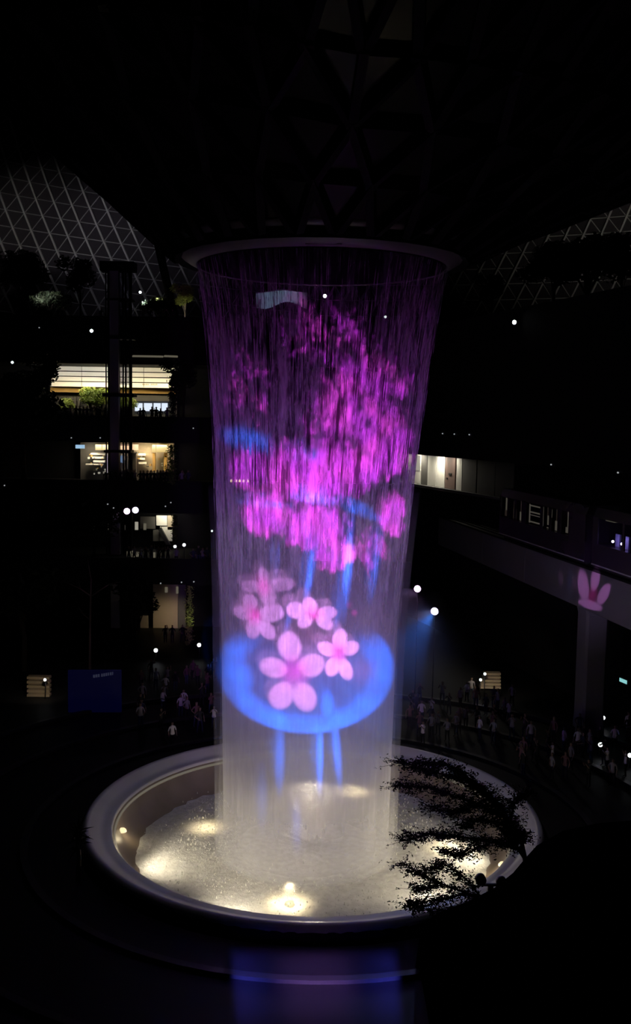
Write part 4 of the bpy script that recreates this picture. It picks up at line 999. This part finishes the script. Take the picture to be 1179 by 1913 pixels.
# pin-prick downlights
rr = random.Random(8)
pins = [(361, 800, 49.8), (103 + 30, 818, 49.8), (187, 818, 49.8), (210, 811, 49.8), (201, 942, 43.8), (212, 949, 43.8), (309, 946, 43.8), (319, 939, 43.8), (339, 1088, 39.8), (362, 1087, 39.8), (300, 1090, 39.8), (49, 679, 54.8), (57, 679, 54.8), (54, 685, 54.8), (73, 612, 54.8), (372, 861, 49.8), (8, 907, 43.8), (362, 735, 54.8), (230, 1104, 39.8), (14, 996, 43.8)]
dm = MB(); dm.tube([(0, 0.12, 0), (0, 0.0, 0)], 0.06, 8); pin_me = dm.mesh('downlight'); pin_me.materials.append(M['g_dim'])
npin = 0
for px, py, Y in sorted(pins):
    Yf, zb, zt = [(l[1], l[2], l[3]) for l in LEVELS if abs(l[1] - Y) < 0.5][0]; P = at(px, py, Yf - 0.1)
    if not zb < P.z < zt + 0.7: continue
    o = link(bpy.data.objects.new('downlight', pin_me)); o.location = P; tag(o, 'tiny white point light, %s from left among those on the dark terrace fascias' % NTH[npin], 'light', 'pin-prick lights on the terraces'); npin += 1
for npin, (px, py) in enumerate(((827, 810), (849, 811), (877, 812), (1030, 868), (1155, 883))):
    o = link(bpy.data.objects.new('downlight', pin_me)); o.location = on_wall(px, py, -0.1); tag(o, 'tiny white point light, %s from left on the dark wall above the monorail' % NTH[npin], 'light', 'pin-prick lights over the monorail')

wm = MB(); wm.tube([(0, 0.0, 0), (0, 0, 0.10), (0, 0, 0.26)], [0.10, 0.12, 0.06], 8); warm_me = wm.mesh('parapet_lamp'); warm_me.materials.append(M['g_warm'])
for k, px in enumerate((432, 441, 448, 455, 463)):
    o = link(bpy.data.objects.new('parapet_lamp', warm_me)); P = at(px, 912, 44.1); o.location = (P.x, 44.12, 14.95); tag(o, 'small warm lamp on the parapet behind the water, %s from left' % NTH[k], 'lamp', 'warm lamps seen through the left of the waterfall')
# small cyan sign, lit steps, blue board
P = on_wall(1166, 1272, -0.6); sg = empty('lit_sign', P); sg.rotation_euler = (0, 0, math.atan2(RU.y, RU.x)); tag(sg, 'small cyan lit sign at the right edge', 'sign')
m = MB(); m.box((-.48, -.06, -.2), (.48, .06, .2)); m.build('case', M['steel'], sg)
m = MB(); m.box((-.42, -.09, -.13), (.42, -.06, .13)); m.build('face', M['g_sign_cyan'], sg); m = MB(); m.box((-.42, .06, -.03), (-.3, .75, .03)); m.build('bracket', M['steel'], sg)
def steps(px0, px1, py0, py1, n, Y, label, mir=1):
    e = empty('seating_steps', at((px0 + px1) / 2, py1, Y)); zb = e.location.z
    for i in range(n):
        a, b = at(px0 + (mir * i * 2 if mir > 0 else 0), py1 - (py1 - py0) * (i + .55) / n, Y + 0.5 * i), at(px1, py1 - (py1 - py0) * (i + 1) / n, Y + 0.5 * i)
        m = MB(); m.box((a.x - e.location.x, .5 * i, a.z - zb), (b.x - e.location.x, .5 * i + .62, b.z - zb)); m.build('step', M['beige'], e)
    m = MB(); m.box((at(px0, py1, Y).x - e.location.x, 0.1, min(0, GZ - zb)), (at(px1, py1, Y).x - e.location.x, 0.5 * n, 0.02)); m.build('base', M['stone'], e)
    return tag(e, label, 'steps', 'lit wooden seating steps')
steps(897, 936, 1258, 1290, 5, 24.4, 'lit wooden seating steps right of the waterfall behind the crowd')
steps(50, 92, 1265, 1306, 5, 22.4, 'lit wooden seating steps at the far left beside the blue board', -1)
lamp('step_light', 'SPOT', at(905, 1250, 22.0), 160, (1.0, 0.85, 0.6), at(918, 1278, 25.5), 0.1, 100, 0.8); lamp('step_light', 'SPOT', at(86, 1258, 20.0), 110, (1.0, 0.85, 0.6), at(72, 1290, 23.5), 0.1, 100, 0.8)
for px, py, Y, lb in ((906, 1259, 24.0, 'upper of two small white lamps at the lit steps right of the waterfall'), (898, 1270, 24.0, 'lower of two small white lamps at the lit steps right of the waterfall'), (84, 1270, 22.0, 'small white lamp at the lit steps by the blue board')):
    lamp_unit(at(px, py, Y), .10, 'g_white', CAMD, 'step_lamp', lb, 'lamps at the seating steps', pole_to=GZ)
bY = 18.5; Pb = at(178, 1335, bY); bd = empty('display_board', (Pb.x, bY, GZ)); bd.rotation_euler = (0, 0, 0.06); tag(bd, 'dark blue glowing display board with pale lettering on the lower left', 'display board')
a, b = at(128, 1330, bY), at(226, 1253, bY)
m = MB(); m.box((a.x - Pb.x, 0, a.z - GZ), (b.x - Pb.x, .2, b.z - GZ)); m.build('screen', M['g_board'], bd)
for px in (134, 220): x = at(px, 1300, bY).x - Pb.x; m = MB(); m.box((x - .08, 0.05, 0), (x + .08, .15, a.z - GZ)); m.build('post', M['steel'], bd)
for k, (x0, x1) in enumerate(((174, 177.5), (178.5, 182), (183, 186), (189, 192), (193, 196), (197, 200), (201, 203.5), (205, 208), (209, 211))):
    p, q = at(x0, 1266 - k * .6, bY), at(x1, 1260.5 - k * .6, bY); m = MB(); m.box((p.x - Pb.x, -.03, p.z - GZ), (q.x - Pb.x, 0.0, q.z - GZ)); m.build('lettering', M['g_board_text'], bd)
# twin floodlight, dark, in the right foreground
P = at(915, 1700, FY - 0.6); fd = empty('twin_floodlight', P); tag(fd, 'black twin round floodlight on a post in front of the right rim', 'floodlight')
top = at(915, 1652, FY - 0.6) - P
m = MB(); m.box((-0.10, -.08, -.6), (0.10, .08, top.z)); m.build('post', M['steel'], fd)
m = MB(); m.box((-.5, -.05, top.z - .06), (.62, .05, top.z + .02)); m.build('crossbar', M['steel'], fd)
for px in (898, 937):
    c = at(px, 1643 if px < 920 else 1648, FY - 0.6) - P; m = MB(); m.tube([c + Vector((0, .18, 0)), c + Vector((0, .12, 0)), c + Vector((0, -.1, 0)), c + Vector((0, -.12, 0))], [.16, .2, .21, .18], 18); m.build('lamp_head', M['steel'], fd, True)

# ================================================================== PEOPLE
def person_mesh(pose, seed):
    """one continuous figure grown over a skeleton; returns a mesh with five material slots"""
    V, E, R = [], [], []
    def add(p, r, par=None):
        V.append(p); R.append(r)
        if par is not None: E.append((par, len(V) - 1))
        return len(V) - 1
    pel = add((0, 0, 0.95), .155); ab = add((0, -.01, 1.10), .14, pel); ch = add((0, 0, 1.30), .165, ab); nk = add((0, .01, 1.475), .062, ch); hd0 = add((0, -.01, 1.56), .082, nk); hd = add((0, -.012, 1.655), .098, hd0); add((0, 0.0, 1.735), .055, hd)
    for s in (-1, 1):
        sp = 0.02 * pose['wide']
        hip = add((s * .095, 0, .87), .10, pel); kn = add((s * (.10 + sp), pose['knee'] * (s > 0), .49), .062, hip); an = add((s * (.105 + 2 * sp), .03 + pose['knee'] * .3 * (s > 0), .085), .042, kn); add((s * (.12 + 2 * sp), -.13, .035), .036, an)
        sh = add((s * .185, 0, 1.40), .06, ch); el, wr = pose['arm'][0 if s < 0 else 1]
        e = add((s * el[0], el[1], el[2]), .044, sh); w = add((s * wr[0], wr[1], wr[2]), .031, e)
        d = (Vector((s * wr[0], wr[1], wr[2])) - Vector((s * el[0], el[1], el[2]))).normalized(); pc = Vector((s * wr[0], wr[1], wr[2])) + d * .07
        add(tuple(pc), .034, w)
    me = bpy.data.meshes.new('person'); me.from_pydata(V, E, []); o = bpy.data.objects.new('person_rig', me); C.objects.link(o)
    sk = o.modifiers.new('skin', 'SKIN'); me_skin = me.skin_vertices[0].data
    for i, r in enumerate(R): me_skin[i].radius = (r, r * (.72 if i in (0, 1, 2) else 1.0)); me_skin[i].use_root = (i == 0)
    sb_ = o.modifiers.new('sub', 'SUBSURF'); sb_.levels = 1; sb_.render_levels = 1
    bpy.context.view_layer.update(); dg = bpy.context.evaluated_depsgraph_get()
    ev = bpy.data.meshes.new_from_object(o.evaluated_get(dg)); bpy.data.objects.remove(o)
    bm = bmesh.new(); bm.from_mesh(ev)
    def spike(a, b, r0, r1, mi):
        m = MB(); m.tube([a, Vector(a).lerp(Vector(b), .5) + Vector((0, -.004, 0)), b], [r0, r0 * .95, r1], 5); vv = [bm.verts.new(v) for v in m.v]
        for f in m.f: bm.faces.new([vv[i] for i in f]).material_index = mi
    for f in bm.faces:
        c = f.calc_center_median(); z, x, y = c.z, abs(c.x), c.y
        if z > 1.50: mi = 1 if (z > 1.70 or (y > 0.015 and z > (1.52 if pose['long'] else 1.58)) or (z > 1.675 and y > -0.03)) else 0
        elif z < 0.075: mi = 4
        elif z < 0.90 and x < .24 and abs(y) < .22: mi = 3
        else: mi = 2
        f.material_index = mi; f.smooth = True
    # arms: bare forearms, hands with five fingers, ears and nose
    for s in (-1, 1):
        el, wr = pose['arm'][0 if s < 0 else 1]; e = Vector((s * el[0], el[1], el[2])); w = Vector((s * wr[0], wr[1], wr[2])); d = (w - e).normalized()
        for f in bm.faces:
            c = f.calc_center_median(); t = (c - e).dot(d)
            if t > .02 and ((c - e) - d * t).length < .075 and f.material_index in (2, 3) and (c - w).length < (w - e).length + .1: f.material_index = 0
        side = d.cross(Vector((0, 1, 0.2))).normalized(); pc = w + d * .08
        for k in range(4): spike(pc + side * (.018 * (k - 1.5)), pc + side * (.022 * (k - 1.5)) + d * (.085, .10, .095, .07)[k] + Vector((0, -.02, 0)), .010, .006, 0)
        spike(w + d * .05 - side * .028 * s, w + d * .10 - side * .065 * s, .012, .007, 0)
        spike((s * .094, .0, 1.63), (s * .108, .015, 1.655), .018, .01, 0)
    spike((0, -.10, 1.655), (0, -.128, 1.625), .012, .014, 0); spike((-.03, -.1, 1.595), (.03, -.1, 1.595), .007, .007, 0)
    for s in (-1, 1): spike((s * .035, -.096, 1.66), (s * .035, -.104, 1.66), .010, .006, 1)
    me2 = bpy.data.meshes.new('person'); bm.to_mesh(me2); bm.free(); bpy.data.meshes.remove(ev)
    for mm in (M['skin'], M['hair'], CLOTH[1], CLOTH[2], M['shoe']): me2.materials.append(mm)
    return me2
DOWN = ((.27, .02, 1.13), (.28, -.06, .90)); UP = ((.27, -.14, 1.24), (.14, -.30, 1.46)); HIGH = ((.26, -.12, 1.38), (.16, -.22, 1.66)); RAIL = ((.28, -.08, 1.13), (.22, -.30, 1.08)); HIP = ((.36, .05, 1.16), (.20, -.06, 1.0))
POSES = [dict(arm=(DOWN, DOWN), wide=0, knee=0, long=False), dict(arm=(UP, UP), wide=1, knee=0, long=False), dict(arm=(DOWN, HIGH), wide=0, knee=-.04, long=True), dict(arm=(RAIL, RAIL), wide=1, knee=-.03, long=True), dict(arm=(HIP, DOWN), wide=2, knee=-.05, long=False)]
PM = [person_mesh(p, i) for i, p in enumerate(POSES)]
rr = random.Random(17)
TOPS = ['white', 'grey', 'black', 'navy', 'rose', 'denim']
def person(P, label, group, top=None, pose=None, face=None, sc=None, bottom=None):
    o = link(bpy.data.objects.new('person', PM[pose if pose is not None else rr.randrange(5)])); o.location = P
    f = face if face is not None else math.atan2(-(P.y), AX - P.x) + PI / 2 + rr.uniform(-.5, .5)     # face the water (figure looks along -y)
    o.rotation_euler = (0, 0, f); s = sc or rr.uniform(.92, 1.06); o.scale = (s, s, s)
    o.material_slots[2].link = 'OBJECT'; o.material_slots[2].material = CLOTH[top if top is not None else rr.choice((0, 1, 1, 2, 2, 3, 4))]
    o.material_slots[3].link = 'OBJECT'; o.material_slots[3].material = CLOTH[bottom if bottom is not None else rr.choice((2, 2, 3, 5))]
    return tag(o, label, 'person', group)
TERR = [(50.9, 20.4, [110, 121, 131, 142, 149, 156, 163, 172, 181, 187, 196, 203, 226, 232, 240, 262, 268, 284, 292, 300, 312], 'dark figure, %s from left in the row before the bright white shopfront', 'people on the upper left terrace'),
        (44.9, 14.2, [198, 207, 215, 224, 231, 238, 246, 252, 262, 268, 275, 281, 288, 294, 300, 305, 311, 316, 322, 340, 352], 'dark figure, %s from left in the crowd before the yellow-signed middle shopfront', 'people on the middle left terrace'),
        (40.9, 7.2, [240, 250, 262, 272, 283, 296, 305, 314, 330, 362, 372, 380, 388], 'dark figure, %s from left on the third terrace under the purple projectors', 'people on the third left terrace'),
        (55.8, 31.0, [118, 190, 268, 281, 300, 311, 322], 'dark figure, %s from left on the upper garden terrace beneath the lattice', 'people on the upper garden terrace')]
for Y, z, xs, lb, gr in TERR:
    for i, px in enumerate(xs):
        Yp = Y + (0.0, 0.95, 0.45)[i % 3]; x = at(px, 780, Yp).x; person(Vector((x, Yp, z)), lb % NTH[i], gr, top=rr.choice((2, 2, 1, 3)), sc=rr.uniform(.94, 1.04))
# two tall sitters-on-stage silhouettes before the beige wall
for px, pz, lb in ((309, 2, 'silhouetted person before the beige wall, leftmost of the group'), (322, 0, 'silhouetted person before the beige wall, second from left'), (341, 4, 'silhouetted person with hand on hip before the beige wall'), (357, 1, 'silhouetted person at the right end before the beige wall')):
    x = at(px, 1190, 41).x; person(Vector((x, 41, GZ)), lb, 'people before the beige wall', top=2, pose=pz, bottom=2)
# crowd around the basin
spots = []
def free(P, dmin=0.55): return all((P - q).length > dmin for q in spots)
def crowd(n, x0, x1, y0, y1, lb, gr, seedy):
    r2 = random.Random(seedy); got = []; tries = 0
    while len(got) < n and tries < 4000:
        tries += 1; px, py = r2.uniform(x0, x1), r2.uniform(y0, y1); P = at_z(px, py, GZ)
        if math.hypot(P.x - AX, P.y) < 13.5 or (P - Vector((col_c.x, col_c.y, GZ))).length < 1.6 or not free(P, 0.75): continue
        if (P - RA).dot(RN) > -0.8 or P.y > 38.5 or (P - at(916, 1285, 25.5)).xy.length < 2.6: continue
        spots.append(P); got.append((px, P))
    for i, (px, P) in enumerate(sorted(got, key=lambda g: g[0])):
        t = rr.choice((0, 1, 1, 2, 2, 3, 4)); person(P, 'dim figure in a ' + TOPS[t] + ' top, ' + NTH[i] + ' from left ' + lb, gr, top=t)
named = [((343, 1330), 0, 3, 'person in a pale top standing on the path left of the waterfall'), ((322, 1395), 0, 0, 'person in white nearest the basin on the left'), ((806, 1345), 0, 1, 'person in white right of the waterfall with raised arms'), ((787, 1352), 0, 0, 'person in a long white top beside the pair right of the waterfall'),
         ((1053, 1408), 0, 0, 'person in white beside the concrete beam column'), ((1104, 1428), 1, 1, 'person in grey with raised arms, right of the beam column'), ((1168, 1452), 0, 2, 'person at the right edge lifting a glowing phone'), ((872, 1312), 0, 3, 'person in a pale top left of the lit steps')]
for (px, py), t, ps, lb in named:
    P = at_z(px, py, GZ); spots.append(P); person(P, lb, None, top=t, pose=ps)
crowd(26, 262, 402, 1265, 1375, 'in the crowd left of the basin', 'crowd on the left of the basin', 5)
crowd(30, 765, 960, 1298, 1392, 'in the crowd right of the basin', 'crowd right of the basin', 6)
crowd(26, 965, 1178, 1372, 1475, 'in the crowd under the monorail beam', 'crowd under the monorail beam', 7)

# ================================================================== OTHER LIGHTS OF THE PLACE
# uplights on the lattice, stage projectors that skim the water, garden spots
lamp('lattice_uplight', 'SPOT', (-31, 60, 34), 1800, (1.0, 0.95, 0.86), (-34, 75, 45), 0.3, 100, 0.8)
lamp('lattice_uplight', 'SPOT', (-20, 62, 34), 2700, (0.95, 0.92, 1.0), (-23, 78, 45), 0.3, 100, 0.8)
lamp('lattice_uplight', 'SPOT', (34, 48, 36), 3600, (1.0, 0.95, 0.75), at(1130, 400, 64), 0.3, 75, 0.8)
cv = empty('sail_canopy', at(525, 575, 58)); tag(cv, 'pale canopy lit blue on the upper terrace, seen through the falling water', 'canopy')
m = MB(); n = 12; vs = []
for i in range(n + 1):
    for j in range(2):
        P = at(478 + i * 8, 545 + 3 * math.cos(i * .5) + j * (26 + 5 * math.sin(i * .6)), 57.5 + j * 1.2); vs += [P - Vector(cv.location), P - Vector(cv.location) + Vector((0, 0.08, 0.08))]
m.add(vs, [(i * 4, i * 4 + 4, i * 4 + 6, i * 4 + 2) for i in range(n)] + [(i * 4 + 1, i * 4 + 3, i * 4 + 7, i * 4 + 5) for i in range(n)]); m.build('sail', M['white_wall'], cv, True)
for i in (1, 11):
    P = at(478 + i * 8, 590, 58) - Vector(cv.location); m = MB(); m.tube([(P.x, P.y, EZ - cv.location.z), (P.x, P.y, 2.2)], 0.06, 6); m.build('mast', M['steel'], cv)
lamp('canopy_light', 'SPOT', at(520, 590, 54.5), 150, (0.35, 0.6, 1.0), at(522, 558, 58), 0.2, 80, 0.7)
lamp('garden_spot', 'SPOT', at(338, 602, 56.5), 70, (1.0, 0.92, 0.55), at(346, 570, 58), 0.1, 80, 0.6)
lamp('garden_spot', 'SPOT', at(292, 560, 61), 200, (1.0, 0.85, 0.45), at(304, 545, 63), 0.1, 90, 0.6)
lamp('stage_wash', 'SPOT', at(245, 950, 42.6), 9000, (0.62, 0.4, 1.0), (-2, 2, 11), 0.2, 26, 0.8)
lamp('stage_wash', 'SPOT', pB + Vector((-.3, -.3, 0)), 2500, (0.30, 0.42, 1.0), (2.5, 1, 7), 0.2, 40, 0.8)
lamp('stage_wash', 'SPOT', pA + Vector((-.3, -.3, 0)), 2500, (0.8, 0.45, 1.0), (2, 0, 12), 0.2, 40, 0.8)

# haze in the air in which the right-hand projector's beams show
hz = bpy.data.materials.new('air_haze'); hz.use_nodes = True; nt = NT(hz.node_tree); hz.node_tree.nodes.remove(hz.node_tree.nodes['Principled BSDF'])
vs_ = nt.n('ShaderNodeVolumeScatter'); vs_.inputs['Color'].default_value = (0.9, 0.9, 0.95, 1); vs_.inputs['Density'].default_value = 0.010
nt.L.new(vs_.outputs[0], hz.node_tree.nodes['Material Output'].inputs['Volume'])
m = MB(); m.box((3.2, 4.0, 2.2), (9.3, 22.5, 8.5)); tag(m.build('haze', hz), 'thin haze lit by the projector beams right of the waterfall', 'haze', kind='stuff')
lamp('beam_blue', 'SPOT', pB + Vector((-.1, -.4, 0)), 18000, (0.03, 0.22, 1.0), at(728, 1255, 6), 0.05, 17, 0.6)
lamp('beam_pink', 'SPOT', pB + Vector((-.1, -.4, 0)), 3500, (0.85, 0.5, 0.75), at(728, 1165, 6), 0.05, 8, 0.5)
